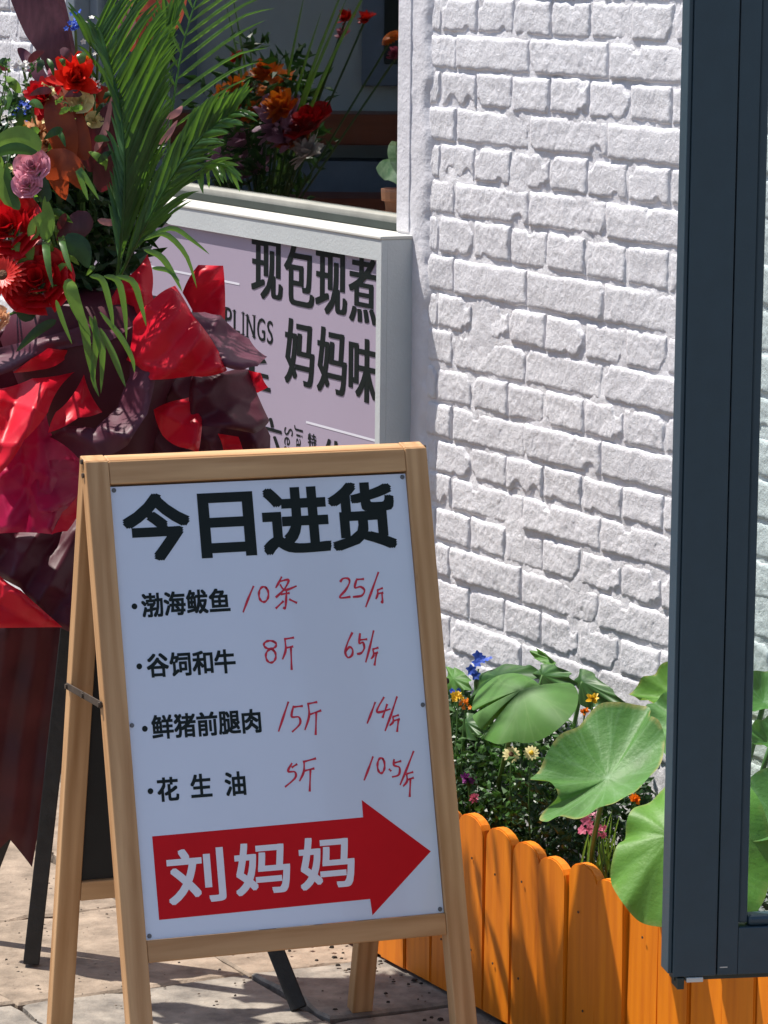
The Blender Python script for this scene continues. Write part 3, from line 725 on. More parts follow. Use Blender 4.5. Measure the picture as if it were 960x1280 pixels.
H2 = [[(162, 68), (138, 140), (112, 218)], [(188, 88), (178, 142), (214, 146), (219, 180), (180, 220)], [(190, 95), (234, 90)], [(306, 70), (256, 80)], [(260, 80), (265, 140), (244, 210)], [(262, 135), (326, 112)], [(301, 120), (298, 235)],
      [(596, 70), (576, 125), (555, 178)], [(640, 45), (604, 119), (672, 105)], [(656, 80), (632, 150)], [(705, 42), (676, 130), (645, 215)], [(714, 135), (682, 145)], [(684, 145), (685, 170), (667, 188)], [(684, 165), (719, 155)], [(712, 158), (705, 220)],
      [(180, 375), (160, 416), (194, 420), (195, 450), (145, 495)], [(178, 398), (206, 380)], [(300, 352), (234, 370)], [(240, 370), (238, 420), (217, 466)], [(238, 415), (292, 402)], [(272, 405), (268, 518)],
      [(585, 342), (562, 405), (540, 462)], ell(625, 388, 18, 38), [(664, 405), (676, 416)], [(690, 355), (690, 386), (717, 398), (713, 434), (680, 445)], [(690, 375), (726, 365)],
      [(788, 315), (755, 400), (720, 485)], [(786, 420), (752, 430)], [(752, 430), (755, 465), (735, 492)], [(755, 460), (789, 448)], [(772, 450), (768, 545)]]
def stroke(pts, ox, oy):
    q = [PA(ox + x / 4, oy + y / 4) for x, y in pts]
    p = smoothline([V((a, h, 0)) for a, h in q], max(6, 5 * len(q))); n = len(p); vs = []; fs = []
    for i, c in enumerate(p):
        t = (p[min(i + 1, n - 1)] - p[max(i - 1, 0)]).normalized(); s = V((-t.y, t.x, 0)); wd = 0.00155 * (0.95 + 0.22 * math.sin(i * .55 + len(pts)))
        for e in (-1, 1): vs.append(PB(c.x + s.x * wd * e, c.y + s.y * wd * e, 0.0004 + 0.00002 * (len(pts) % 5)))
    for i in range(n - 1): fs.append([2 * i, 2 * i + 2, 2 * i + 3, 2 * i + 1])
    return sub('handwritten_stroke', vs, fs, 'marker', pane)
for s_ in H1: stroke(s_, 300, 700)
for s_ in H2: stroke(s_, 320, 860)
# screws at the panel corners and mid edges, hinge bolts, brass stay
pa0, pa1 = -BW / 2 + SW, BW / 2 - SW
for a, h in ((pa0 + .006, BH - TR - .008), (pa1 - .006, BH - TR - .008), (pa0 + .006, HB + .006), (pa1 - .006, HB + .006), (pa0 + .005, .56), (pa1 - .005, .56)):
    vs = [PB(a + .003 * math.cos(q), h + .003 * math.sin(q), .0016) for q in [i * math.pi / 4 for i in range(8)]] + [PB(a + .0035 * math.cos(q), h + .0035 * math.sin(q), .0) for q in [i * math.pi / 4 for i in range(8)]]
    part('screw', vs, [list(range(8))] + [[i, i + 8, (i + 1) % 8 + 8, (i + 1) % 8] for i in range(8)], 'screw', brd)
for sgn_ in (-1, 1):
    e = sgn_ * (BW / 2 + .0015)
    def SD(p, q): return p
    hs = 0.52
    fp = B0 + BU * e + BL * 0.592 - BNN * 0.012; rp_ = R0 + BU * e + RL * 0.572 + RNN * 0.012
    mid = fp.lerp(rp_, .5) + V((0, 0, -0.012 * 0))
    for p0, p1 in ((fp, mid), (mid, rp_)):
        d = (p1 - p0); L = d.length; d.normalize(); n_ = BU.cross(d).normalized()
        box('stay', brd, 'metal', p0, d, BU * sgn_, n_, (-.004, L + .004, 0, .0022, -.005, .005), bev=.0006)
    for p0 in (fp, mid, rp_):
        v, f = tube([p0 - BU * .002 * sgn_, p0 + BU * .005 * sgn_], .004, 8); part('rivet', v, f, 'metal', brd)
    for org, up, nn in ((B0, BL, BNN), (R0, RL, RNN)):
        p0 = org + BU * (sgn_ * BW / 2) + up * (BH - .018) - nn * .012 * (1 if nn is BNN else -1)
        v, f = tube([p0 - BU * .002 * sgn_, p0 + BU * .003 * sgn_], .0035, 8); part('hinge_bolt', v, f, 'metal', brd)

# ================================================================== ORANGE PICKET PLANTER
FO = 0.335
pln = thing('picket_planter', WF(0.6, FO, 0), 'orange painted picket fence planter in front of the white brick wall', 'planter', rotz=ROT)
def picket_mesh(wd, h, th, seed):
    rnd = random.Random(seed); n = 10; out = [(-wd / 2, 0)]
    r = wd / 2
    for i in range(n + 1):
        q = math.pi - math.pi * i / n; out.append((r * math.cos(q) * 1.0, h - r * .62 + r * .62 * math.sin(q)))
    out.append((wd / 2, 0))
    bm = bmesh.new()
    fr = bm.faces.new([bm.verts.new((x, -th / 2, z)) for x, z in out])
    ex = bmesh.ops.extrude_face_region(bm, geom=[fr])
    for e in ex['geom']:
        if isinstance(e, bmesh.types.BMVert): e.co.y += th
    bmesh.ops.recalc_face_normals(bm, faces=bm.faces[:])
    es = [e for e in bm.edges if abs(e.verts[0].co.y - e.verts[1].co.y) < 1e-6]
    bmesh.ops.bevel(bm, geom=es, offset=.0018, segments=2, affect='EDGES')
    me = bpy.data.meshes.new('picket'); bm.to_mesh(me); bm.free()
    a = me.attributes.new('grain', 'FLOAT_VECTOR', 'POINT'); fl = []
    for v in me.vertices: fl += [v.co.z, v.co.x, v.co.y]
    a.data.foreach_set('vector', fl); me.materials.append(MT['orange'])
    return me
PK = [picket_mesh(0.080 + .001 * (i % 2), 0.292 + 0.003 * (i - 1), 0.016, i) for i in range(4)]
inv = rootmat(pln)
s = 0.512 - 0.0835 * 9; k = 0
while s < 2.0:
    o = bpy.data.objects.new('picket', PK[k * 7 % 4]); COL.objects.link(o); o.parent = pln
    o.location = inv @ WF(s + .0415, FO + random.uniform(-.002, .002), 0.006); o.rotation_euler = (random.uniform(-.012, .012), random.uniform(-.006, .006), 0)
    s += 0.0835; k += 1
nme = bpy.data.meshes.new('nail_head')
v, f = tube([V((0, 0, 0)), V((0, -.001, 0))], .0019, 8); nme.from_pydata(v, [], f); nme.materials.append(MT['metal'])
for q in range(k):
    for z in (.09, .235):
        o = bpy.data.objects.new('nail_head', nme); COL.objects.link(o); o.parent = pln
        o.location = inv @ WF(0.512 - .0835 * 9 + .0835 * q + .0415 + random.uniform(-.012, .012), FO + .0090, z + random.uniform(-.006, .006))
for z in (0.07, 0.215): wbox('rail', pln, 'orange', -0.24, 2.0, FO - .034, FO - .0105, z, z + .04, bev=.002, grain='x')
for s in (-0.235, 0.6, 1.4): wbox('post', pln, 'orange', s, s + .04, FO - .076, FO - .036, 0.0, .26, bev=.002, grain='z')
wbox('end_board', pln, 'orange', -0.262, -0.243, 0.012, FO - .012, 0.006, .25, bev=.002, grain='y')
wbox('soil', pln, 'soil', -0.238, 1.99, 0.006, FO - .078, 0.0, .14)

# ---- leaves and plants in the planter
LASTC = [None]
def spread_leaf(name, parent, mat, cpx, outline, P0, nrm, cup=0.0, nveins=14, ripple=0.0, rings=14, N_=110, tip=None, veinw=0.5, mode='radial', notch=0.0, edge=0.0):
    nrm = V(nrm).normalized()
    c = plane_hit(cpx[0], cpx[1], P0, nrm)
    pts = [plane_hit(x, y, P0, nrm) for x, y in outline]
    cl = pts + pts[:1]
    per = smoothline(pts[-1:] + pts + pts[:2], (len(pts) + 2) * 8)
    per = per[8:8 + len(pts) * 8]
    vs = [c - nrm * cup]; at = [0.8]; rim = [0.0]; fs = []
    LASTC[0] = c - nrm * (cup + .0025)
    n = len(per); rad = sum((p - c).length for p in per) / n
    rnd = random.Random(name + str(cpx))
    vang = [(i + rnd.uniform(-.15, .15)) / nveins for i in range(nveins)]
    for r in range(1, rings + 1):
        u = r / rings
        for i, p in enumerate(per):
            q = i / n
            dv = min(min(abs(q - a), 1 - abs(q - a)) for a in vang) * n
            vein = max(0, 1 - dv / (0.25 + 1.15 * u * veinw)) * (1 - 0.6 * u) * 0.9
            if u > .42:
                fk = (u - .42) * .5 / nveins
                dv2 = min(min(abs(abs(q - a) - fk), abs(1 - abs(q - a) - fk)) for a in vang) * n
                vein = max(vein, max(0, 1 - dv2 / 1.0) * .34)
            z = cup * (u ** 1.7 - 1) + ripple * u ** 2.5 * math.sin(q * 6.283 * 7 + rnd.random() * 0 + cpx[0]) + ripple * .8 * u ** 3 * noise.noise(V((q * 17, u * 2, cpx[1])))
            z += 0.0045 * rad * u * (1 - u) * 4 * noise.noise(V((q * 23, u * 3, 8)))
            vs.append(c.lerp(p, u) + nrm * z); at.append(vein); rim.append(edge * (0.4 + .6 * rnd.random()) * (noise.noise(V((q * 31, 1, cpx[0]))) > -.12) if r == rings else 0.0)
    for i in range(n): fs.append([0, 1 + i, 1 + (i + 1) % n])
    for r in range(rings - 1):
        for i in range(n):
            a = 1 + r * n + i; b = 1 + r * n + (i + 1) % n; fs.append([a, a + n, b + n, b])
    o = part(name, vs, fs, mat, parent, smooth=True, attr=at)
    a_ = o.data.attributes.new('rim', 'FLOAT', 'POINT'); a_.data.foreach_set('value', rim)
    return o
def stalk(parent, a, b, r=.004, bend=.03):
    m = a.lerp(b, .5) + V((0, 0, 0)) + WN * bend * .5
    v, f = tube(smoothline([a, m, b], 8), r, 7); return part('stem', v, f, 'stem', parent, smooth=True)
def soil_at(s, off=.17): return WF(s, off, .138)
Z7 = lambda L: [(550 + x / 3.2, 790 + y / 3.2) for x, y in L]
NUP = (WN * 0.55 + ZA * 0.75 + WX * 0.35)

lp = thing('lotus_plant', soil_at(0.62, .16), 'big pale round lotus leaf with yellowed rim standing in the planter', 'plant')
PL = OW(756, 960, 0.42)
o_ = [(690, 290), (770, 283), (835, 290), (842, 340), (880, 370), (897, 420), (885, 510), (850, 580), (800, 630), (740, 645), (690, 682), (640, 712), (600, 735), (540, 738), (480, 735), (430, 765), (398, 752), (420, 700), (470, 650), (440, 610), (362, 592), (390, 545), (420, 500), (480, 430), (540, 380), (580, 330), (630, 300)]
nl = (CAM - PL).normalized() * 0.55 + ZA * 0.68 - XA * 0.15
spread_leaf('leaf', lp, 'lotus', (756, 955), Z7(o_), PL, nl, cup=0.028, nveins=17, ripple=0.006, edge=0.75)
stalk(lp, soil_at(0.62, .16), LASTC[0].copy(), .004)
lp2 = thing('lotus_plant', soil_at(0.95, .18), 'fresh green round lotus leaf drooping over the orange pickets beside the door', 'plant')
PL2 = OW(845, 1070, 0.40)
o2 = [(832, 985), (812, 1000), (792, 1012), (783, 1030), (781, 1046), (770, 1062), (763, 1090), (768, 1112), (782, 1136), (802, 1151), (830, 1160), (870, 1162), (910, 1158), (945, 1143), (960, 1110), (965, 1060), (950, 1005), (915, 965), (870, 962)]
nl2 = (CAM - PL2).normalized() * 0.8 + ZA * 0.45
spread_leaf('leaf', lp2, 'lotus2', (838, 1058), o2, PL2, nl2, cup=-0.03, nveins=15, ripple=0.007, edge=0.3)
stalk(lp2, soil_at(0.95, .18), LASTC[0].copy(), .004)
lp3 = thing('lotus_plant', soil_at(0.88, .12), 'small yellow green lotus leaf against the brick wall beside the door', 'plant')
PL3 = OW(830, 860, 0.12)
nl3 = WN * .5 + ZA * .8 - V((0, .4, 0))
spread_leaf('leaf', lp3, 'lotus2', (845, 862), [(786, 868), (800, 852), (815, 842), (832, 830), (870, 822), (915, 828), (930, 850), (915, 875), (880, 892), (840, 890), (808, 876), (796, 872)], PL3, nl3, cup=0.02, nveins=13, ripple=0.005, edge=0.8)
stalk(lp3, soil_at(0.88, .12), LASTC[0].copy(), .004)
spread_leaf('leaf', lp3, 'lotus', (870, 905), [(812, 880), (835, 868), (880, 862), (930, 880), (935, 920), (900, 955), (850, 958), (826, 935), (808, 905)], OW(860, 905, 0.16), nl3, cup=0.02, nveins=13, ripple=0.005)
stalk(lp3, soil_at(0.84, .12), LASTC[0].copy(), .004)
lp4 = thing('lotus_plant', soil_at(1.02, .2), 'blue green lotus leaves behind the glass of the open door', 'plant')
for c_, r_, P_ in (((965, 915), 26, OW(955, 920, .2)), ((975, 1010), 62, OW(960, 1000, .26)), ((955, 865), 34, OW(960, 865, .14))):
    nn = (CAM - P_).normalized() * .5 + ZA * .6
    spread_leaf('leaf', lp4, 'lotus', c_, [(c_[0] + r_ * math.cos(q) * 1.1, c_[1] + r_ * .75 * math.sin(q) * (1 + .1 * math.sin(3 * q))) for q in [-i * 6.283 / 16 for i in range(16)]], P_, nn, cup=.02, ripple=.004, edge=.3)
    stalk(lp4, soil_at(1.02, .2), LASTC[0].copy(), .004)

mo = thing('monstera_plant', soil_at(0.28, .15), 'glossy split leaf monstera plant in the planter under the brick wall', 'plant')
PM = OW(660, 885, 0.30)
mo_out = [(410, 262), (425, 235), (470, 215), (520, 203), (548, 235), (545, 300), (520, 350), (480, 390), (430, 415), (380, 432), (330, 440), (300, 440), (240, 456), (200, 440), (172, 420), (200, 403), (245, 375), (275, 342), (262, 328), (225, 340), (190, 365), (166, 388), (148, 372), (135, 345), (150, 328), (215, 300), (280, 288), (275, 283), (210, 295), (140, 318), (128, 292), (140, 245), (165, 215), (220, 185), (290, 172), (350, 180), (390, 200), (405, 232)]
nm = (CAM - PM).normalized() * 0.5 + ZA * 0.8 + WN * .2 - XA * .25
spread_leaf('leaf', mo, 'monstera', (660, 874), Z7(mo_out), PM, nm, cup=-0.022, nveins=13, ripple=0.004, veinw=.6)
stalk(mo, soil_at(0.28, .15), LASTC[0].copy(), .004)
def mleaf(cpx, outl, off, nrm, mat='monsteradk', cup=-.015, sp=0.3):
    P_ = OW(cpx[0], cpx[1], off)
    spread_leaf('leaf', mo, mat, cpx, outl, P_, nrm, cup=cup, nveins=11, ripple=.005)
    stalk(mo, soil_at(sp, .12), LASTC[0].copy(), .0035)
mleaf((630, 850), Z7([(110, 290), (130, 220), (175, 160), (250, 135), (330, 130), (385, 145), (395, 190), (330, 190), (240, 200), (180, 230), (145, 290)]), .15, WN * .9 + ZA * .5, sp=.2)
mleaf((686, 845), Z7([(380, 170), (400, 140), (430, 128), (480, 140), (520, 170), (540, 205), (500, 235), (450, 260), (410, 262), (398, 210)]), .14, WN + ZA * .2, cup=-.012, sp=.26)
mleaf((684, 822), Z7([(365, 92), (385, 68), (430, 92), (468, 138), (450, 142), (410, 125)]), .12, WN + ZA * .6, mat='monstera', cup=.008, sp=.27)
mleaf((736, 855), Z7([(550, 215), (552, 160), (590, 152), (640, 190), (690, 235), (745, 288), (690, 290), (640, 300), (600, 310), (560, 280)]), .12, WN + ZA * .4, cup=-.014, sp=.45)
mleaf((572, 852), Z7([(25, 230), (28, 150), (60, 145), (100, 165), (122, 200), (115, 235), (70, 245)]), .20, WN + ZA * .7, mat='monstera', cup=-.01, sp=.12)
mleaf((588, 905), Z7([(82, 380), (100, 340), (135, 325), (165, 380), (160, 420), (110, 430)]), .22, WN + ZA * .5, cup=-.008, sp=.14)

# low leafy mass filling the planter
def foliage(name, n, fn, size, mat, seed, parent=None, asp=.28):
    gg = Geo(); rnd = random.Random(seed)
    for _ in range(n):
        p = fn(rnd)
        d = V((rnd.gauss(0, 1), rnd.gauss(0, 1), rnd.gauss(.45, .7))).normalized(); L = size * rnd.uniform(.5, 1.2)
        sd = d.cross(V((rnd.gauss(0, 1), rnd.gauss(0, 1), rnd.gauss(0, 1)))).normalized() * L * asp; nn = d.cross(sd).normalized() * L * .12
        gg.add([p, p + d * L * .45 + sd - nn * 0, p + d * L - nn, p + d * L * .45 - sd, p + d * L * .5 + nn], [[0, 1, 4], [1, 2, 4], [2, 3, 4], [3, 0, 4]])
    return part(name, gg.v, gg.f, mat, parent)
def in_planter(s0, s1, o0, o1, z0, z1):
    def fn(r):
        s = r.uniform(s0, s1); o = r.uniform(o0, o1)
        top = z1 - 0.05 * noise.noise(V((s * 9, o * 9, 0))) * 2
        z = z0 + (top - z0) * r.random() ** .6
        return WF(s, o, z)
    return fn
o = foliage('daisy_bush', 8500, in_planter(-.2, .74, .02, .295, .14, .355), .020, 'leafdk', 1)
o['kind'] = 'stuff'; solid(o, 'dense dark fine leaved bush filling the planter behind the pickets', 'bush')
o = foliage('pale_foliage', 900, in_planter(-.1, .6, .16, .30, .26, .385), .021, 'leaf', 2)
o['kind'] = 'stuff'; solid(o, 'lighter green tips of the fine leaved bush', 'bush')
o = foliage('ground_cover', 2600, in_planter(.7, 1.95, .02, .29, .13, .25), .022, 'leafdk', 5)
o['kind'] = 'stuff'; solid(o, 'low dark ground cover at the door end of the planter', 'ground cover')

# ---- flower meshes
def basis(d):
    d = V(d).normalized(); a = d.cross(V((.21, .13, .97))).normalized(); return d, a, d.cross(a)
def petal(c, out, up, L, wd, curl, lift, n=4):
    """petal from c along out, rising with up"""
    side = out.cross(up).normalized(); vs = []; fs = []
    for i in range(n + 1):
        u = i / n; w_ = wd * (math.sin(math.pi * (0.12 + .83 * u)) ** .7)
        p = c + out * L * u + up * (lift * u + curl * u * u) * L
        vs += [p - side * w_ + up * w_ * .22, p, p + side * w_ + up * w_ * .22]
    for i in range(n):
        a = i * 3; fs += [[a, a + 1, a + 4, a + 3], [a + 1, a + 2, a + 5, a + 4]]
    return vs, fs
def rose_geo(c, d, r, seed):
    rnd = random.Random(seed); d, a, b = basis(d); gg = Geo()
    rings = [(3, .12, 1.6), (4, .22, 1.3), (5, .36, 1.0), (6, .52, .75), (7, .70, .45), (7, .86, .18)]
    for k, (n, rr, tilt) in enumerate(rings):
        for i in range(n):
            q = 6.283 * i / n + k * .9 + rnd.uniform(-.15, .15); R = r * rr
            # petal as curved shell around the axis
            vs = []; fs = []; half = 3.3 / n * (1.0 if k > 1 else 1.3)
            for j in range(5):
                v = j / 4
                for m in range(7):
                    u = m / 6 * 2 - 1; ang = q + u * half
                    prof = 1 - abs(u) ** 2.6 * .45
                    h = (v * prof) * r * (.85 if k < 3 else .8)
                    flare = R * (.55 + .45 * v) + (r * .32 * v ** 2.6) * (1 - tilt * .45) + r * .05 * v * rnd.uniform(.6, 1.2)
                    vs.append(c + (a * math.cos(ang) + b * math.sin(ang)) * flare + d * (h * (.55 + .45 * tilt / 1.6) - r * .30 + (.10 * r if k < 3 else 0)))
            for j in range(4):
                for m in range(6): x = j * 7 + m; fs.append([x, x + 1, x + 8, x + 7])
            gg.add(vs, fs)
    return gg
def daisy_geo(c, d, r, n=16, layers=2, wd=.16, cup=.1):
    d, a, b = basis(d); gg = Geo()
    for k in range(layers):
        for i in range(n):
            q = 6.283 * (i + k * .5) / n; o = a * math.cos(q) + b * math.sin(q)
            gg.add(*petal(c + o * r * .16 + d * k * r * .05, o, d, r * (.86 - .16 * k), r * wd, -.15, cup + .2 * k))
    return gg
def disc_geo(c, d, r):
    d, a, b = basis(d); vs = []; fs = []
    for j, (rr, h) in enumerate(((1, 0), (.85, .35), (.4, .55))):
        vs += [c + (a * math.cos(6.283 * i / 10) + b * math.sin(6.283 * i / 10)) * r * rr + d * r * h for i in range(10)]
    for j in range(2):
        for i in range(10): fs.append([j * 10 + i, j * 10 + (i + 1) % 10, j * 10 + 10 + (i + 1) % 10, j * 10 + 10 + i])
    fs.append([20 + i for i in range(10)]); return vs, fs
def ruffle_geo(c, d, r, seed, n=34):
    rnd = random.Random(seed); d, a, b = basis(d); gg = Geo()
    for i in range(n):
        q = rnd.uniform(0, 6.283); t = rnd.random() ** .7; o = ((a * math.cos(q) + b * math.sin(q)) * t + d * (1.05 - t)).normalized()
        up = (d * t - (a * math.cos(q) + b * math.sin(q)) * (1 - t) * .7 + V((rnd.gauss(0, .2), rnd.gauss(0, .2), rnd.gauss(0, .2)))).normalized()
        gg.add(*petal(c - d * r * .3, o, up, r * rnd.uniform(.85, 1.15), r * .26, rnd.uniform(-.2, .3), .05))
    return gg
def cluster_geo(c, r, n, fr, seed, d=(0, -1, .5)):
    rnd = random.Random(seed); gg = Geo()
    for i in range(n):
        p = c + V((rnd.gauss(0, r * .5), rnd.gauss(0, r * .5), rnd.gauss(0, r * .5)))
        dd, a, b = basis(V(d) + V((rnd.gauss(0, .5), rnd.gauss(0, .5), rnd.gauss(0, .5))))
        for k in range(5):
            q = 6.283 * k / 5; o = a * math.cos(q) + b * math.sin(q); gg.add(*petal(p, o, dd, fr, fr * .42, -.1, .25, 2))
    return gg

# ---- small flowers growing in the planter
def planter_flower(name, label, kind, px, py, off, rpx, mat, center=None, seed=1):
    P_ = OW(px, py, off); s_ = S_of(P_); base = WF(s_, min(off, .24), .138)
    r = rpx * (P_ - CAM).length / FPX
    t = thing(name, base, label, 'flower')
    d = (CAM - P_).normalized() + ZA * .5
    if kind == 'daisy':
        gg = daisy_geo(P_, d, r, 13, 1, .2); part('petals', gg.v, gg.f, mat, t, smooth=True)
        v, f = disc_geo(P_ + V(d).normalized() * .001, d, r * .32); part('flower_centre', v, f, center or 'yellow', t)
    elif kind == 'ruffle':
        gg = ruffle_geo(P_, d, r, seed, 22); part('petals', gg.v, gg.f, mat, t, smooth=True)
    else:
        gg = cluster_geo(P_, r, 9, r * .45, seed); part('petals', gg.v, gg.f, mat, t)
    v, f = tube(smoothline([base, base.lerp(P_, .6) + WN * .01, P_], 6), .0014, 5); part('stem', v, f, 'stem', t)
for a in (('daisy', 'cream daisy just under the big monstera leaf', 'daisy', 639, 943, .27, 11, 'cream', 'brownc'),
          ('daisy', 'cream daisy beside the edge of the pale lotus leaf', 'daisy', 664, 941, .26, 10, 'cream', 'yellow'),
          ('marigold', 'yellow bloom between monstera leaf and lotus leaf', 'ruffle', 741, 873, .2, 9, 'yellow'),
          ('marigold', 'small orange bloom tucked below the yellow bloom', 'ruffle', 731, 889, .2, 6, 'orangep'),
          ('marigold', 'orange bloom under the rim of the pale lotus leaf', 'ruffle', 794, 1000, .27, 9, 'orangep'),
          ('verbena', 'dusty pink flower cluster above the orange pickets', 'cluster', 738, 1030, .3, 14, 'magp'),
          ('verbena', 'bright pink flower just below the pale lotus leaf', 'cluster', 746, 1018, .3, 7, 'pink'),
          ('verbena', 'drooping rose pink flower cluster low by the pickets', 'cluster', 752, 1040, .3, 9, 'magp'),
          ('pansy', 'dark purple bloom in the fine leaved bush', 'ruffle', 585, 972, .29, 10, 'purple'),
          ('pansy', 'mauve bloom just above the picket tops', 'ruffle', 593, 998, .3, 7, 'magp'),
          ('hydrangea', 'blue flower cluster against the brick wall', 'cluster', 598, 836, .16, 15, 'blue'),
          ('lantana', 'tiny yellow flower cluster beside the sandwich board', 'cluster', 573, 872, .26, 9, 'yellow'),
          ('lantana', 'tiny orange flower cluster under the dark monstera leaf', 'cluster', 582, 880, .25, 7, 'orangep'),
          ('hydrangea', 'pale blue floret low beside the sandwich board', 'cluster', 570, 868, .22, 7, 'blue')):
    planter_flower(*a[:8], center=a[8] if len(a) > 8 else None, seed=int(a[3] + a[4]))
# grassy wisps by the pink flowers
wt = thing('wispy_grass', WF(0.8, .28, .138), 'thin green wisps of grass between lotus leaf and pickets', 'grass')
rnd = random.Random(4)
for i in range(16):
    b = WF(.78 + rnd.uniform(-.05, .08), .27 + rnd.uniform(-.02, .02), .138); e = OW(rnd.uniform(725, 775), rnd.uniform(1010, 1050), .29)
    v, f = ribbon([b, b.lerp(e, .6) + V((0, 0, .02)), e], .0018, 6, .2, 'blade'); part('blade', v, f, 'lime', wt)

# ================================================================== OPEN DOOR
DD = V((.985, .172, 0)).normalized(); DN = V((DD.y, -DD.x, 0))
D0 = A(841, 1222, 4.45)
door = thing('glazed_door', D0, 'navy aluminium framed glass door standing open over the planter', 'door')
DWID, DZ0, DZ1 = 0.60, 0.0, 2.05
def dbox(n, x0, x1, y0, y1, z0, z1, mat='navy', bev=.0012): return box(n, door, mat, D0, DD, DN, ZA, (x0, x1, y0, y1, z0, z1), bev=bev)
ST = .098
dbox('stile', 0, .057, -.045, 0, DZ0, DZ1, bev=.0015)
dbox('stile_edge', -.0058, -.0004, -.040, -.004, DZ0 + .004, DZ1)
dbox('stile_step', .0588, .0855, -.043, -.0016, DZ0, DZ1)
dbox('glazing_bead', .0860, .0985, -.030, -.006, DZ0 + .0665, DZ1 - .07, bev=.003)
dbox('stile', DWID - .098, DWID, -.045, 0, DZ0, DZ1, bev=.0015)
dbox('bottom_rail', .0857, DWID - .0983, -.043, -.0018, DZ0, DZ0 + .062)
dbox('glazing_bead', .0988, DWID - .0985, -.030, -.005, DZ0 + .0625, DZ0 + .076, bev=.005)
dbox('top_rail', .0857, DWID - .0983, -.043, -.0018, DZ1 - .062, DZ1)
dbox('glass_pane', .097, DWID - .099, -.022, -.016, DZ0 + .070, DZ1 - .068, mat='doorglass', bev=0)
dbox('bottom_seal', .004, DWID - .004, -.034, -.010, DZ0 - .007, DZ0 - .0005, mat='gasket', bev=0)
dbox('bolt_plate', .018, .040, -.030, .0012, DZ0 - .0072, DZ0 - .0012, mat='alu', bev=.001)
dbox('bolt_housing', .006, .015, -.030, .0012, DZ0 - .016, DZ0 - .0012, mat='gasket', bev=.001)
dbox('label_strip', .062, .072, -.0015, -.0010, DZ0 + .010, DZ0 + .0113, mat='alu', bev=0)
for z in (.25, 1.0, 1.8): dbox('hinge', DWID + .0006, DWID + .018, -.028, -.004, z, z + .1)
jb = thing('door_frame', WF(END + .06, 0, 0), 'navy door frame post fixed at the end of the brick wall', 'door frame', rotz=ROT)
wbox('jamb', jb, 'navy', END + .003, END + .07, -.12, .02, 0.0, 2.5, bev=.002)
wbox('threshold_step', jb, 'slab2', END + .004, END + 1.3, -.4, .25, 0.0, .24, bev=.006)

# ================================================================== FLOWER STAND
FB = V((-0.44, 5.60, 0))
fl = thing('flower_stand', FB, 'tall flower stand wrapped in red and maroon paper on black legs', 'flower stand')
def plank(name, a, b, wd, th, mat='black'):
    d = (b - a); L = d.length; d.normalize(); view = (a.lerp(b, .5) - CAM).normalized(); sd = d.cross(view).normalized(); nn = sd.cross(d)
    return box(name, fl, mat, a, d, sd, nn, (0, L, -wd / 2, wd / 2, -th / 2, th / 2), bev=.002)
plank('leg', A(100, 660, 5.56), G(39, 1204, .0), .026, .02)
plank('leg', A(152, 660, 5.62), G(-43, 1170, .0), .026, .02)
plank('leg', A(146, 690, 5.57), G(374, 1261, .0), .026, .02)
cc = A(120, 640, 5.6)
core = V((cc.x, 5.6, 0))
v, f = lathe(core, [(0.01, .60), (.05, .62), (.075, .75), (.11, .9), (.15, 1.0), (.12, 1.06), (.01, 1.08)], 24)
part('wrapped_base', v, f, 'maroon', fl, smooth=True)
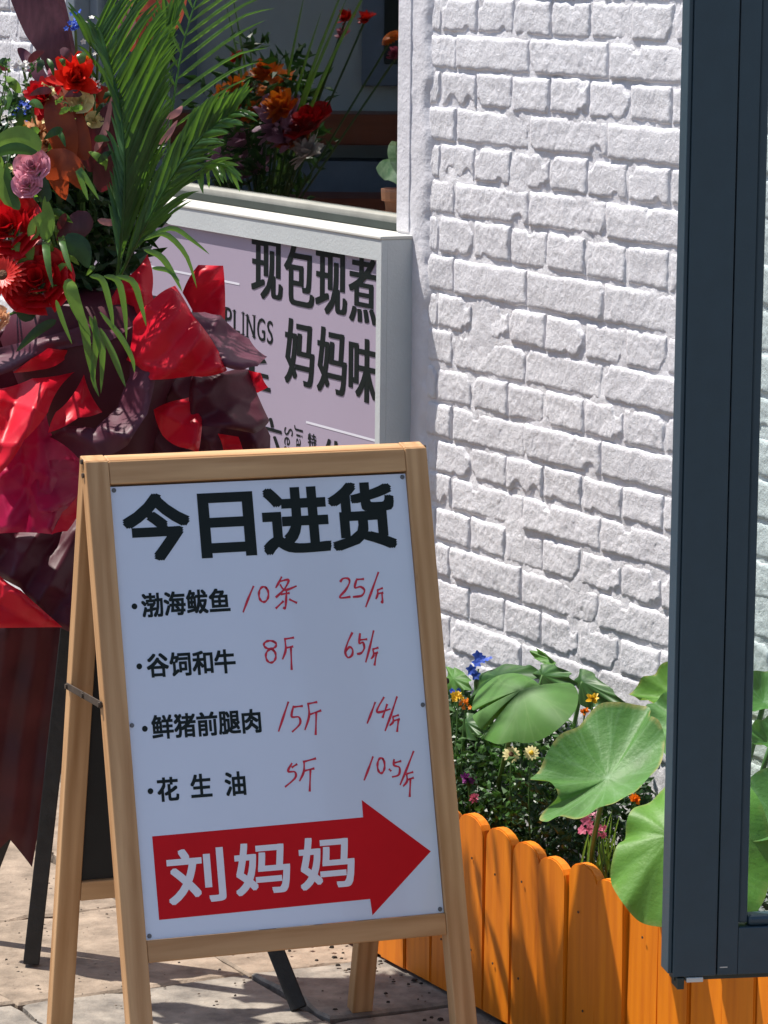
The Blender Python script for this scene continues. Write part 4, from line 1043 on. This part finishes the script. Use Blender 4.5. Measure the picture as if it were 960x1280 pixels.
def paper(poly, mat, bulge=0.04, fold=(0.6, .05, .006), seed=0, name='paper_sheet', step=4.6, crump=1.0):
    """thin wrapping sheet: outline with distances, filled, bellied and creased"""
    pts = [V((p[0], p[1])) for p in poly]; dep = [p[2] for p in poly]
    bp = []; bd = []; n = len(pts); rnd = random.Random(seed)
    for i in range(n):
        a, b = pts[i], pts[(i + 1) % n]; L = (b - a).length; m = max(2, int(L / step)); pr = V((-(b - a).y, (b - a).x)).normalized()
        bow = rnd.uniform(-.09, .09) * min(L, 60)
        for k in range(m):
            u = k / m; bp.append(a.lerp(b, u) + pr * bow * 4 * u * (1 - u)); bd.append(dep[i] * (1 - u) + dep[(i + 1) % n] * u)
    xs = [p.x for p in bp]; ys = [p.y for p in bp]
    inner = []
    y = min(ys) + step / 2; r = 0
    while y < max(ys):
        x = min(xs) + (step / 2 if r % 2 else 0)
        while x < max(xs):
            p = V((x, y)); x += step
            if min((p - q).length for q in bp) > step * .6: inner.append(p)
        y += step * .87; r += 1
    allv = bp + inner; m = len(bp)
    ov, oe, of, _, _, _ = delaunay_2d_cdt(allv, [], [list(range(m))], 1, 1e-4)
    out = []
    ca, sa = math.cos(fold[0]), math.sin(fold[0])
    cx, cy = sum(xs) / m, sum(ys) / m
    for p in ov:
        ws = 0; ds = 0; dm = 1e9
        for q, d in zip(bp, bd):
            l = (p - q).length; dm = min(dm, l); w_ = 1 / (l + .5) ** 2.2; ws += w_; ds += d * w_
        Y = ds / ws
        t = (p.x - cx) * ca + (p.y - cy) * sa
        ridge = abs(((t * fold[1] + .25 * noise.noise(V((p.x * .008, p.y * .008, seed)))) % 2) - 1) - .5
        Y -= .7 * bulge * (1 - math.exp(-dm / 26.0)); Y += fold[2] * ridge * min(1, dm / 10 + .35)
        Y += .011 * noise.noise(V((p.x * .012, p.y * .016, seed + 2.0)))
        cr = noise.noise(V((p.x * .020 + .012 * p.y, p.y * .008, seed + 9.0))); Y -= crump * .012 * (1 - abs(cr)) ** 4 * min(1, dm / 8 + .3)
        cr = noise.noise(V((p.x * .010 - .012 * p.y, p.y * .020, seed + 19.0))); Y -= crump * .008 * (1 - abs(cr)) ** 6 * min(1, dm / 8 + .3)
        out.append(A(p.x, p.y, Y))
    fs = [list(t) for t in of]
    for t in fs:
        if (out[t[1]] - out[t[0]]).cross(out[t[2]] - out[t[0]]).dot(out[t[0]] - CAM) > 0: t.reverse()
    return part(name, out, fs, mat, fl, smooth=True)
def PZ(L, Y): return [(x, y, Y if len(r) == 0 else r[0]) for (x, y, *r) in L]
PAPERS = [
 ('maroon', PZ([(120, 500), (200, 470), (260, 455), (322, 520), (338, 545), (338, 610), (140, 612), (100, 560)], 5.62), .03),
 ('maroon', PZ([(-30, 420), (60, 400), (130, 370), (192, 392), (195, 470), (180, 540), (100, 575), (40, 560), (-30, 520)], 5.60), -.03),
 ('red', PZ([(108, 404), (150, 352), (184, 318), (190, 366), (188, 412), (150, 440)], 5.52), .02),
 ('red', PZ([(228, 366), (248, 331), (279, 332), (281, 400), (256, 422)], 5.60), -.015),
 ('red', [(166, 402, 5.46), (190, 376, 5.44), (219, 357, 5.46), (241, 394, 5.40), (284, 463, 5.36), (240, 470, 5.37), (188, 475, 5.38), (158, 450, 5.46)], .05),
 ('plum', [(236, 390, 5.44), (256, 390, 5.47), (276, 394, 5.46), (312, 424, 5.44), (334, 446, 5.40), (322, 458, 5.36), (305, 462, 5.35), (279, 457, 5.36), (258, 430, 5.40)], .03),
 ('red', PZ([(300, 458), (326, 466), (335, 484), (322, 491), (304, 484)], 5.5), .01),
 ('maroon', [(240, 470, 5.44), (285, 464, 5.45), (311, 462, 5.5), (337, 526, 5.46), (318, 542, 5.43), (280, 535, 5.40), (242, 530, 5.42)], .03),
 ('red', [(192, 512, 5.46), (222, 500, 5.43), (249, 488, 5.45), (248, 566, 5.40), (225, 559, 5.41), (203, 544, 5.43)], .03),
 ('red', PZ([(272, 542), (298, 546), (306, 572), (280, 573)], 5.5), .01),
 ('plum', [(190, 415, 5.46), (195, 470, 5.40), (184, 518, 5.36), (160, 556, 5.36), (130, 571, 5.38), (98, 573, 5.40), (62, 546, 5.42), (80, 534, 5.40), (118, 536, 5.41), (148, 508, 5.43), (162, 470, 5.46), (168, 425, 5.48)], .03),
 ('plum', [(-20, 440, 5.5), (40, 425, 5.46), (110, 405, 5.46), (166, 408, 5.48), (140, 425, 5.44), (100, 432, 5.44), (50, 444, 5.44), (-20, 475, 5.46)], .02),
 ('red', [(16, 466, 5.46), (40, 448, 5.42), (60, 435, 5.43), (108, 437, 5.48), (80, 450, 5.46), (50, 462, 5.44)], .015),
 ('red', [(60, 541, 5.36), (70, 515, 5.38), (86, 500, 5.40), (105, 468, 5.46), (128, 515, 5.44), (98, 522, 5.38)], .02),
 ('red', [(-40, 492, 5.40), (0, 486, 5.40), (40, 473, 5.41), (93, 465, 5.46), (60, 515, 5.34), (30, 550, 5.31), (0, 592, 5.30), (-40, 640, 5.34)], .05),
 ('magenta', [(-40, 600, 5.44), (20, 560, 5.40), (58, 516, 5.42), (66, 546, 5.44), (100, 573, 5.46), (98, 618, 5.45), (78, 642, 5.40), (66, 668, 5.38), (0, 667, 5.40), (-40, 668, 5.42)], .03),
 ('magenta', [(38, 610, 5.38), (62, 575, 5.40), (99, 574, 5.46), (98, 622, 5.42), (62, 642, 5.36), (48, 640, 5.36)], .02),
 ('red', [(64, 668, 5.36), (78, 640, 5.38), (98, 617, 5.42), (98, 642, 5.40), (84, 664, 5.37)], .006),  # lit edge of the crimson paper, put into colour as a brighter strip
 ('maroon', [(-40, 655, 5.52), (40, 650, 5.50), (130, 640, 5.54), (120, 700, 5.52), (92, 792, 5.46), (60, 778, 5.44), (25, 735, 5.44), (-40, 700, 5.50)], .03),
 ('red', [(-40, 722, 5.44), (0, 720, 5.42), (26, 738, 5.40), (78, 784, 5.42), (0, 785, 5.42), (-40, 785, 5.44)], .03),
 ('red', [(-120, 450, 5.6), (-35, 430, 5.5), (-25, 600, 5.42), (-100, 640, 5.52)], .05),
]
for i, (mt, pl_, bu) in enumerate(PAPERS):
    paper(pl_, mt, bu, (random.Random(i).uniform(0, 3.1), random.Random(i + 50).uniform(.025, .05), .026), i, step=3.8)
paper([(-60, 770, 5.60), (40, 776, 5.62), (97, 780, 5.66), (92, 860, 5.66), (66, 930, 5.66), (54, 1000, 5.66), (40, 1084, 5.66), (12, 1049, 5.66), (-8, 1070, 5.66), (-60, 1010, 5.64)], 'drape', .02, (0.15, .05, .012), 77, 'hanging_cloth', crump=0.1)
# dark inner foliage so the bunch has a body
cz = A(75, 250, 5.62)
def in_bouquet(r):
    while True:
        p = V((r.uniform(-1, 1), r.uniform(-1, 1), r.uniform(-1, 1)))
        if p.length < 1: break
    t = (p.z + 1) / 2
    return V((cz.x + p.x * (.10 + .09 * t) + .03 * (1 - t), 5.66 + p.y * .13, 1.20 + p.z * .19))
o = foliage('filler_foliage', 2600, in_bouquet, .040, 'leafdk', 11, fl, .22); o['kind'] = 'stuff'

def flower(name, kind, x, y, Y, rpx, mat, seed=0, d=None, center=None):
    P_ = A(x, y, Y); r = rpx * Y / FPX; dd = d if d is not None else (CAM - P_).normalized() + ZA * .45 + XA * ((x - 90) / 250)
    if kind == 'rose': gg = rose_geo(P_, dd, r, seed); o = part(name, gg.v, gg.f, mat, fl, smooth=True)
    elif kind == 'gerbera':
        gg = daisy_geo(P_, dd, r, 22, 3, .10, .12); o = part(name, gg.v, gg.f, mat, fl, smooth=True)
        v, f = disc_geo(P_ + V(dd).normalized() * r * .08, dd, r * .25); sub('flower_centre', v, f, center or 'brownc', o)
    elif kind == 'ruffle': gg = ruffle_geo(P_, dd, r, seed); o = part(name, gg.v, gg.f, mat, fl, smooth=True)
    else: gg = cluster_geo(P_, r, 16, r * .30, seed); o = part(name, gg.v, gg.f, mat, fl)
    base = A(110 + (x - 110) * .3, 400, 5.62)
    v, f = tube(smoothline([base, base.lerp(P_, .6) + V((0, .02, .01)), P_ - V(dd).normalized() * r * .2], 6), .0022, 5)
    sub('stem', v, f, 'stem', o)
    return o
FL = [('rose', 'rose', 10, 285, 5.38, 40, 'rosered'), ('rose', 'rose', 47, 352, 5.36, 40, 'rosered'), ('gerbera', 'gerbera', 4, 345, 5.34, 30, 'scarlet'),
      ('lily', 'ruffle', 94, 98, 5.45, 34, 'scarlet'), ('carnation', 'ruffle', 56, 122, 5.44, 27, 'rosered'), ('lily', 'ruffle', 112, 112, 5.5, 18, 'rosered'), ('lily', 'ruffle', 88, 80, 5.5, 14, 'scarlet'),
      ('lisianthus', 'rose', 40, 208, 5.37, 20, 'pink'), ('lisianthus', 'rose', 34, 230, 5.36, 17, 'pink'), ('lisianthus', 'ruffle', 66, 92, 5.5, 8, 'pink'),
      ('spray_rose', 'rose', 100, 126, 5.45, 15, 'cream'), ('peony', 'ruffle', 44, 165, 5.5, 24, 'peach'), ('peony', 'ruffle', 30, 180, 5.5, 16, 'white'), ('peony', 'ruffle', 58, 180, 5.47, 14, 'peach'),
      ('spray_rose', 'rose', -4, 398, 5.34, 15, 'peach'), ('delphinium', 'cluster', 94, 30, 5.5, 12, 'blue'), ('delphinium', 'cluster', 38, 130, 5.46, 10, 'blue'), ('delphinium', 'cluster', 25, 140, 5.47, 7, 'blue'),
      ('stock_flower', 'cluster', 113, 40, 5.5, 13, 'white'), ('stock_flower', 'cluster', 122, 62, 5.5, 9, 'white'), ('stock_flower', 'cluster', 28, 82, 5.5, 9, 'white'), ('stock_flower', 'cluster', 118, 105, 5.47, 7, 'white'),
      ('marigold', 'ruffle', 27, 166, 5.44, 6, 'scarlet'), ('marigold', 'ruffle', 30, 160, 5.46, 5, 'yellow'), ('marigold', 'ruffle', 105, 78, 5.52, 10, 'orangep'), ('spray_rose', 'rose', 118, 150, 5.48, 10, 'cream'),
      ('gerbera', 'gerbera', -75, 230, 5.5, 40, 'orangep'), ('rose', 'rose', -55, 320, 5.46, 40, 'rosered'), ('peony', 'ruffle', -40, 130, 5.55, 36, 'pink')]
for i, a in enumerate(FL):
    flower(*a[:7], seed=a[7] if len(a) > 7 else i, d=a[8] if len(a) > 8 else None)

def leafpart(name, pts, wpx, mat, fold=.2, n=10, prof='leaf', Y=5.5, parent=None):
    P3 = [A(p[0], p[1], p[2] if len(p) > 2 else Y) for p in pts]
    v, f = ribbon(P3, wpx * 5.5 / FPX, n, fold, prof); return part(name, v, f, mat, parent or fl, smooth=True)
# broad ti leaves, bracts and rust leaves
leafpart('ti_leaf', [(82, 110, 5.56), (66, 55, 5.56), (44, 5, 5.58), (20, -60, 5.6)], 27, 'ti', .22, 14, lambda u: min(1, .42 + u * 1.2))
leafpart('ti_leaf', [(92, 70, 5.58), (80, 30, 5.6), (66, -10, 5.62), (50, -60, 5.64)], 11, 'ti', .5, 12, lambda u: min(1, .3 + u * 1.2))
leafpart('ti_leaf', [(60, 110, 5.54), (45, 88, 5.55), (30, 68, 5.57), (22, 60, 5.57)], 9, 'plum', .3)
leafpart('rust_leaf', [(86, 205, 5.42), (78, 165, 5.41), (70, 128, 5.42), (72, 102, 5.46)], 19, 'rust', .3, 12)
leafpart('rust_leaf', [(108, 200, 5.43), (96, 165, 5.43), (84, 130, 5.45), (74, 105, 5.47)], 15, 'rust', .35, 12)
leafpart('rust_leaf', [(52, 222, 5.40), (72, 205, 5.39), (92, 215, 5.39), (104, 238, 5.41)], 20, 'rust', .25, 10)
leafpart('rust_leaf', [(70, 200, 5.42), (74, 225, 5.41), (82, 250, 5.42)], 13, 'rust', .3, 8)
leafpart('rust_leaf', [(110, 265, 5.44), (95, 285, 5.43), (70, 300, 5.43)], 16, 'ti', .3, 8)
leafpart('rust_leaf', [(130, 130, 5.5), (122, 115, 5.5), (112, 130, 5.5), (105, 145, 5.5)], 14, 'rust', .3, 8)
leafpart('coral_bract', [(178, 70, 5.58), (176, 30, 5.58), (182, -10, 5.6), (190, -60, 5.62)], 26, 'coral', .3, 12)
leafpart('coral_bract', [(206, 45, 5.57), (212, 15, 5.57), (222, -20, 5.58), (230, -60, 5.6)], 18, 'coral', .25, 12)
leafpart('coral_bract', [(160, 60, 5.56), (158, 30, 5.56), (152, -10, 5.57)], 13, 'pkstrip', .3, 8)
leafpart('pink_bract', [(140, 75, 5.54), (128, 55, 5.54), (120, 40, 5.55)], 9, 'pkstrip', .3, 8)
for (a, b, c) in (((118, 190), (132, 160), (140, 118)), ((150, 215), (148, 195), (152, 172)), ((122, 275), (140, 278), (152, 268)), ((208, 148), (222, 140), (228, 132)), ((198, 180), (210, 168), (222, 150))):
    leafpart('pink_bract', [(*a, 5.46), (*b, 5.46), (*c, 5.47)], 4.5, 'pkstrip', .2, 8)
leafpart('maroon_leaf', [(112, 215, 5.5), (122, 180, 5.48), (135, 150, 5.48), (150, 120, 5.5)], 22, 'ti', .3, 10)
leafpart('maroon_leaf', [(125, 240, 5.5), (135, 210, 5.48), (150, 185, 5.48), (165, 165, 5.5)], 18, 'ti', .3, 10)
for pts, wd, mt in (([(50, 188), (32, 172), (10, 172), (-25, 190)], 13, 'lime'), ([(46, 190), (30, 184), (10, 186), (-20, 200)], 9, 'leaf'), ([(14, 258), (8, 238), (2, 222), (-4, 200)], 11, 'lime'), ([(24, 262), (14, 246), (10, 228), (8, 205)], 8, 'leaf'), ([(55, 300), (60, 275), (56, 245)], 9, 'lime'), ([(40, 300), (45, 280), (62, 262)], 8, 'lime'),
                    ([(24, 335), (30, 318), (20, 308), (14, 312)], 8, 'lime'), ([(28, 332), (34, 322), (42, 305)], 8, 'lime'), ([(60, 345), (70, 350), (78, 370)], 12, 'leaf'), ([(52, 352), (60, 360), (66, 362)], 8, 'leaf'),
                    ([(85, 330), (72, 350), (72, 368)], 10, 'lime'), ([(60, 252), (54, 232), (50, 215)], 8, 'leafdk'), ([(78, 300), (100, 310), (110, 335)], 14, 'leafdk'), ([(70, 400), (45, 415), (20, 440)], 6, 'leafdk'), ([(40, 400), (30, 385), (24, 370)], 12, 'leafdk')):
    leafpart('leaf', pts, wd, mt, .25, 10, Y=5.36)
# thin sprigs with buds, and little leaves between the blooms
rs = random.Random(31)
for i in range(14):
    x0 = rs.uniform(0, 120); y0 = rs.choice([rs.uniform(110, 150), rs.uniform(170, 310)]); Yd = rs.uniform(5.38, 5.5)
    tip = (x0 + rs.gauss(0, 10), y0 - rs.uniform(14, 44)); gg = Geo()
    p0, p1 = A(x0, y0 + 30, Yd + .04), A(tip[0], tip[1], Yd)
    pth = smoothline([p0, p0.lerp(p1, .5) + V((rs.gauss(0, .006), 0, 0)), p1], 8); gg.add(*tube(pth, .0009, 4))
    bud = Geo()
    for k in range(3, 9):
        for _ in range(2):
            c_ = pth[k] + V((rs.gauss(0, .007), rs.gauss(0, .007), rs.gauss(0, .005))); gg.add(*tube([pth[k], c_], .0006, 3))
            d_ = V((rs.gauss(0, 1), -1, rs.gauss(.5, 1))).normalized()
            for q in range(4): a_ = basis(d_); bud.add(*petal(c_, (a_[1] * math.cos(q * 1.57) + a_[2] * math.sin(q * 1.57)), a_[0], rs.uniform(.003, .006), .0022, .1, .3, 2))
    o = part('sprig', gg.v, gg.f, 'stem', fl); sub('buds', bud.v, bud.f, rs.choice(['white', 'lime', 'cream', 'lime', 'leaf']), o)
for i in range(70):
    x0 = rs.uniform(-5, 135); y0 = rs.uniform(60, 345); q = rs.uniform(0, 6.283); L = rs.uniform(12, 30); Yd = rs.uniform(5.39, 5.5)
    leafpart('leaf', [(x0, y0, Yd), (x0 + math.cos(q) * L * .5 + rs.gauss(0, 2), y0 + math.sin(q) * L * .5 - 3, Yd - .01), (x0 + math.cos(q) * L, y0 + math.sin(q) * L, Yd - .005 + rs.gauss(0, .01))], rs.uniform(2.5, 6), rs.choice(['leaf', 'leafdk', 'leafdk', 'lime', 'palm2', 'ti']), rs.uniform(.1, .5), 7)
# strap leaves that arch over the front
for pts, wd in (([(70, 330, 5.40), (58, 300, 5.34), (60, 330, 5.30), (66, 360, 5.29)], 5), ([(88, 330, 5.40), (76, 295, 5.34), (84, 325, 5.30), (90, 340, 5.29)], 4), ([(90, 350), (86, 360), (100, 395), (114, 421)], 7),
                ([(112, 345), (128, 350), (138, 385), (142, 412)], 4), ([(130, 345), (148, 352), (156, 390), (158, 425)], 4), ([(145, 345), (166, 352), (176, 380), (183, 408)], 4),
                ([(112, 395), (124, 425), (128, 445), (126, 492)], 5), ([(118, 395), (120, 430), (116, 470), (124, 496)], 4), ([(125, 410), (140, 440), (150, 465), (157, 484)], 4), ([(125, 390), (150, 420), (165, 448), (168, 466)], 3.5),
                ([(110, 250), (98, 212), (112, 230), (124, 250)], 4), ([(180, 300), (205, 292), (232, 318), (246, 360)], 3.5), ([(185, 296), (215, 285), (240, 300), (262, 318)], 3), ([(180, 312), (200, 320), (215, 340), (228, 365)], 4), ([(190, 335), (210, 338), (225, 352)], 3), ([(95, 380), (105, 410), (112, 450), (118, 480)], 5), ([(70, 375), (78, 400), (90, 430)], 3)):
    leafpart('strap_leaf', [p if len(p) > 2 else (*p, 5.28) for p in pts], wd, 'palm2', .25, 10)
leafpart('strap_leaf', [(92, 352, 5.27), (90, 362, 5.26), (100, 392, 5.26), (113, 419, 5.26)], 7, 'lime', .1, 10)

def frond(rach, leaflets, mat, seed, lw=3.0, rw=1.6):
    """rach: pixel polyline with distances; leaflets: (u0, u1, count, end offset px at u0, end offset px at u1, dY)"""
    rnd = random.Random(seed); gg = Geo()
    rp = smoothline([V((x, y, Y)) for x, y, Y in rach], 40)
    pts3 = [A(p.x, p.y, p.z) for p in rp]
    gg.add(*tube(pts3, [rw * 5.5 / FPX * (1.3 - i / 40 * .9) for i in range(41)], 6))
    for u0, u1, n, e0, e1, dY in leaflets:
        for i in range(n):
            t = i / max(1, n - 1); u = (u0 + (u1 - u0) * t) * 40 + rnd.uniform(-.3, .3); u = max(0, min(39.99, u)); k = int(u)
            p = rp[k].lerp(rp[min(40, k + 1)], u - k)
            ex = e0[0] + (e1[0] - e0[0]) * t + rnd.gauss(0, 4); ey = e0[1] + (e1[1] - e0[1]) * t + rnd.gauss(0, 4)
            zz = dY + rnd.gauss(0, .012)
            drp = math.hypot(ex, ey) * rnd.uniform(.02, .08)
            q = [(p.x, p.y, p.z), (p.x + ex * .35, p.y + ey * .38 - drp * .4, p.z + zz * .4), (p.x + ex * .7, p.y + ey * .74 - drp * .3, p.z + zz * .8), (p.x + ex, p.y + ey + drp, p.z + zz)]
            v, f = ribbon([A(*z) for z in q], lw * rnd.uniform(.8, 1.2) * 5.5 / FPX, 6, rnd.uniform(.3, .8), 'blade')
            gg.add(v, f)
    return part('palm_frond', gg.v, gg.f, mat, fl, smooth=True)
frond([(146, 350, 5.44), (152, 290, 5.40), (156, 220, 5.38), (152, 150, 5.39), (138, 90, 5.43), (112, 55, 5.48)],
      [(.10, .72, 46, (58, -160), (66, -112), -.03), (.6, 1.0, 24, (70, -100), (55, -85), .0), (.55, 1.0, 24, (-18, -70), (-30, -50), .02), (.1, .5, 16, (-16, -70), (-20, -60), .03)], 'palm', 1, 3.0)
frond([(150, 345, 5.44), (185, 275, 5.36), (225, 205, 5.32), (258, 165, 5.30), (296, 138, 5.30)],
      [(.06, .95, 44, (44, -128), (22, -34), -.01), (.45, 1.0, 22, (38, -8), (24, 2), -.02), (.12, .5, 16, (66, -60), (60, -32), -.02)], 'palm', 2, 2.8)
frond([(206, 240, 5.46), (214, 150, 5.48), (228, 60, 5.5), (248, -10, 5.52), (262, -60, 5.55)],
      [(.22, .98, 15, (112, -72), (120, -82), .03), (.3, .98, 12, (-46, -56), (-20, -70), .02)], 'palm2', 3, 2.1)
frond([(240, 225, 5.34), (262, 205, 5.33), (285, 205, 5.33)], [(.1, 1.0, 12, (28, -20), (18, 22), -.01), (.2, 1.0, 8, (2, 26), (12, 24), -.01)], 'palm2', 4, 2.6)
frond([(150, 330, 5.44), (165, 250, 5.42), (180, 170, 5.42), (200, 80, 5.44), (214, 30, 5.46)], [(.06, .95, 40, (46, -120), (16, -55), -.01), (.2, .9, 22, (-14, -90), (-10, -60), .01)], 'palm', 5, 2.9)
frond([(120, 120, 5.52), (140, 60, 5.52), (165, 10, 5.53), (190, -40, 5.55)], [(.1, 1.0, 14, (-34, -40), (-14, -50), .0), (.1, 1.0, 14, (36, -40), (40, -50), .0)], 'palm', 6, 2.2)

# ---- a second stand close to the window: out of the picture itself, its blooms mirror in the glass
GP = -0.041
def VM(x, y, q): return OW(x, y, GP - q) + WN * (2 * q)
c2 = VM(330, 200, .42)
f2 = thing('flower_stand', V((c2.x, c2.y, 0)), 'flower stand of orange and lilac blooms mirrored in the dark shop window', 'flower stand')
f2b = V((c2.x, c2.y, 0))
for k in range(3):
    q = k * 2.09 + .4; d = V((math.cos(q), math.sin(q), 0))
    v, f = tube([f2b + d * .26, f2b + d * .03 + V((0, 0, .8))], .012, 6); part('leg', v, f, 'black', f2)
v, f = lathe(f2b, [(.02, .6), (.06, .72), (.12, .9), (.15, .98), (.10, 1.0), (.01, 1.01)], 20); part('wrapped_base', v, f, 'maroon', f2, smooth=True)
rn = random.Random(9)
for i in range(9):
    q = i * .7; d = V((math.cos(q), math.sin(q), 0)); e = V((-d.y, d.x, 0)); b = f2b + d * .05 + V((0, 0, .72))
    v = [b - e * .06, b + e * .06, b + d * .14 + e * .13 + V((0, 0, .2)), b + d * .20 + V((0, 0, .27)), b + d * .13 - e * .13 + V((0, 0, .19))]
    part('paper_sheet', v, [[0, 1, 2, 3, 4]], 'red' if i % 2 else 'plum', f2)
def mir(name, kind, x, y, q, rpx, mat, seed):
    P_ = VM(x, y, q); r = rpx * 1.35 * 7.6 / FPX; dd = -WN * .7 + WX * .1 + ZA * .9
    if kind == 'ruffle': gg = ruffle_geo(P_, dd, r, seed, 44)
    elif kind == 'rose': gg = rose_geo(P_, dd, r, seed)
    else: gg = daisy_geo(P_, dd, r, 20, 3, .12, .15)
    o = part(name, gg.v, gg.f, mat, f2, smooth=True)
    v, f = tube([f2b + V((0, 0, .95)), P_], .0025, 5); sub('stem', v, f, 'stem', o)
for i, a in enumerate((('lily', 'ruffle', 290, 128, .42, 26, 'orangep'), ('lily', 'ruffle', 318, 142, .42, 20, 'orangep'), ('gerbera', 'gerbera', 345, 108, .42, 24, 'orangep'), ('lily', 'ruffle', 332, 92, .42, 18, 'orangep'),
      ('peony', 'ruffle', 348, 148, .40, 30, 'lilac_p'), ('peony', 'ruffle', 362, 165, .40, 24, 'lilac_p'), ('peony', 'rose', 300, 185, .42, 30, 'lilac_p'), ('peony', 'ruffle', 318, 208, .42, 24, 'lilac_p'), ('peony', 'ruffle', 380, 188, .42, 20, 'white'),
      ('rose', 'rose', 385, 152, .42, 22, 'rosered'), ('rose', 'rose', 372, 168, .42, 20, 'orangep'), ('rose', 'rose', 262, 150, .44, 20, 'purple'), ('peony', 'ruffle', 318, 100, .43, 14, 'white'), ('rose', 'ruffle', 296, 72, .43, 9, 'scarlet'),
      ('lily', 'ruffle', 352, 132, .38, 20, 'orangep'), ('lily', 'ruffle', 300, 112, .40, 20, 'orangep'), ('lily', 'ruffle', 433, 22, .48, 10, 'scarlet'), ('lily', 'ruffle', 458, 22, .48, 9, 'scarlet'), ('gerbera', 'gerbera', 490, 48, .5, 11, 'orangep'), ('peony', 'ruffle', 498, 68, .5, 11, 'magp'), ('peony', 'ruffle', 428, 42, .48, 8, 'pink'))):
    mir(*a, seed=i)
def in_f2(r):
    while True:
        p = V((r.uniform(-1, 1), r.uniform(-1, 1), r.uniform(-1, 1)))
        if p.length < 1: break
    return f2b + V((p.x * .16, p.y * .16, 1.22 + p.z * .22))
o = foliage('filler_foliage', 420, in_f2, .05, 'leaf', 21, f2, .16); o['kind'] = 'stuff'
for i in range(8):
    e = VM(rn.uniform(280, 500), rn.uniform(-60, 60), .45); b = f2b + V((0, 0, 1.0))
    v, f = ribbon([b, b.lerp(e, .5) + V((0, 0, .04)), e], .008, 8, .3, 'blade', face=WN); part('strap_leaf', v, f, 'palm2', f2, smooth=True)

# ---- invented shopfront, added unseen far to the left to colour the window's reflections
OA = V((.80, -.60, 0)); OB = V((.60, .80, 0)); OC = V((-5.4, 10.6, 0))
op = thing('added_shopfront', OC, 'added teal shopfront across the lane, put there to mirror in the dark window', 'building')
def obx(n, mat, x0, x1, y0, y1, z0, z1, g=None): return box(n, op, mat, OC, OB, OA, ZA, (x0, x1, y0, y1, z0, z1), bev=.004, grain=g)
obx('wall', 'teal', -6, 6, -.3, 0, 0, 3.2)
obx('parapet', 'bluegrey', -6.1, 6.1, -.34, .06, 3.203, 3.4)
for k, x in enumerate((-5, -3.2, -1.4, .4, 2.2, 4.0)):
    wn = obx('window', 'bluegrey', x, x + 1.2, .002, .05, 1.12, 2.4); f_ = obx('pane', 'gasket', x + .08, x + 1.12, .052, .06, 1.2, 2.32); f_.parent = wn
obx('counter_board', 'redwood', -5.6, 5.4, .07, .35, .92, 1.03, 'x')  # boards and panel made up as brown and blue bands for the reflection
obx('counter_front', 'bluegrey', -5.4, 5.2, .07, .30, .40, .86, None)
obx('bench_board', 'redwood', -5.2, 5.0, .45, .80, .68, .76, 'x')
for x in (-5.1, -1.8, 1.6, 4.8): obx('bench_leg', 'redwood', x, x + .08, .5, .75, 0, .678, 'z')
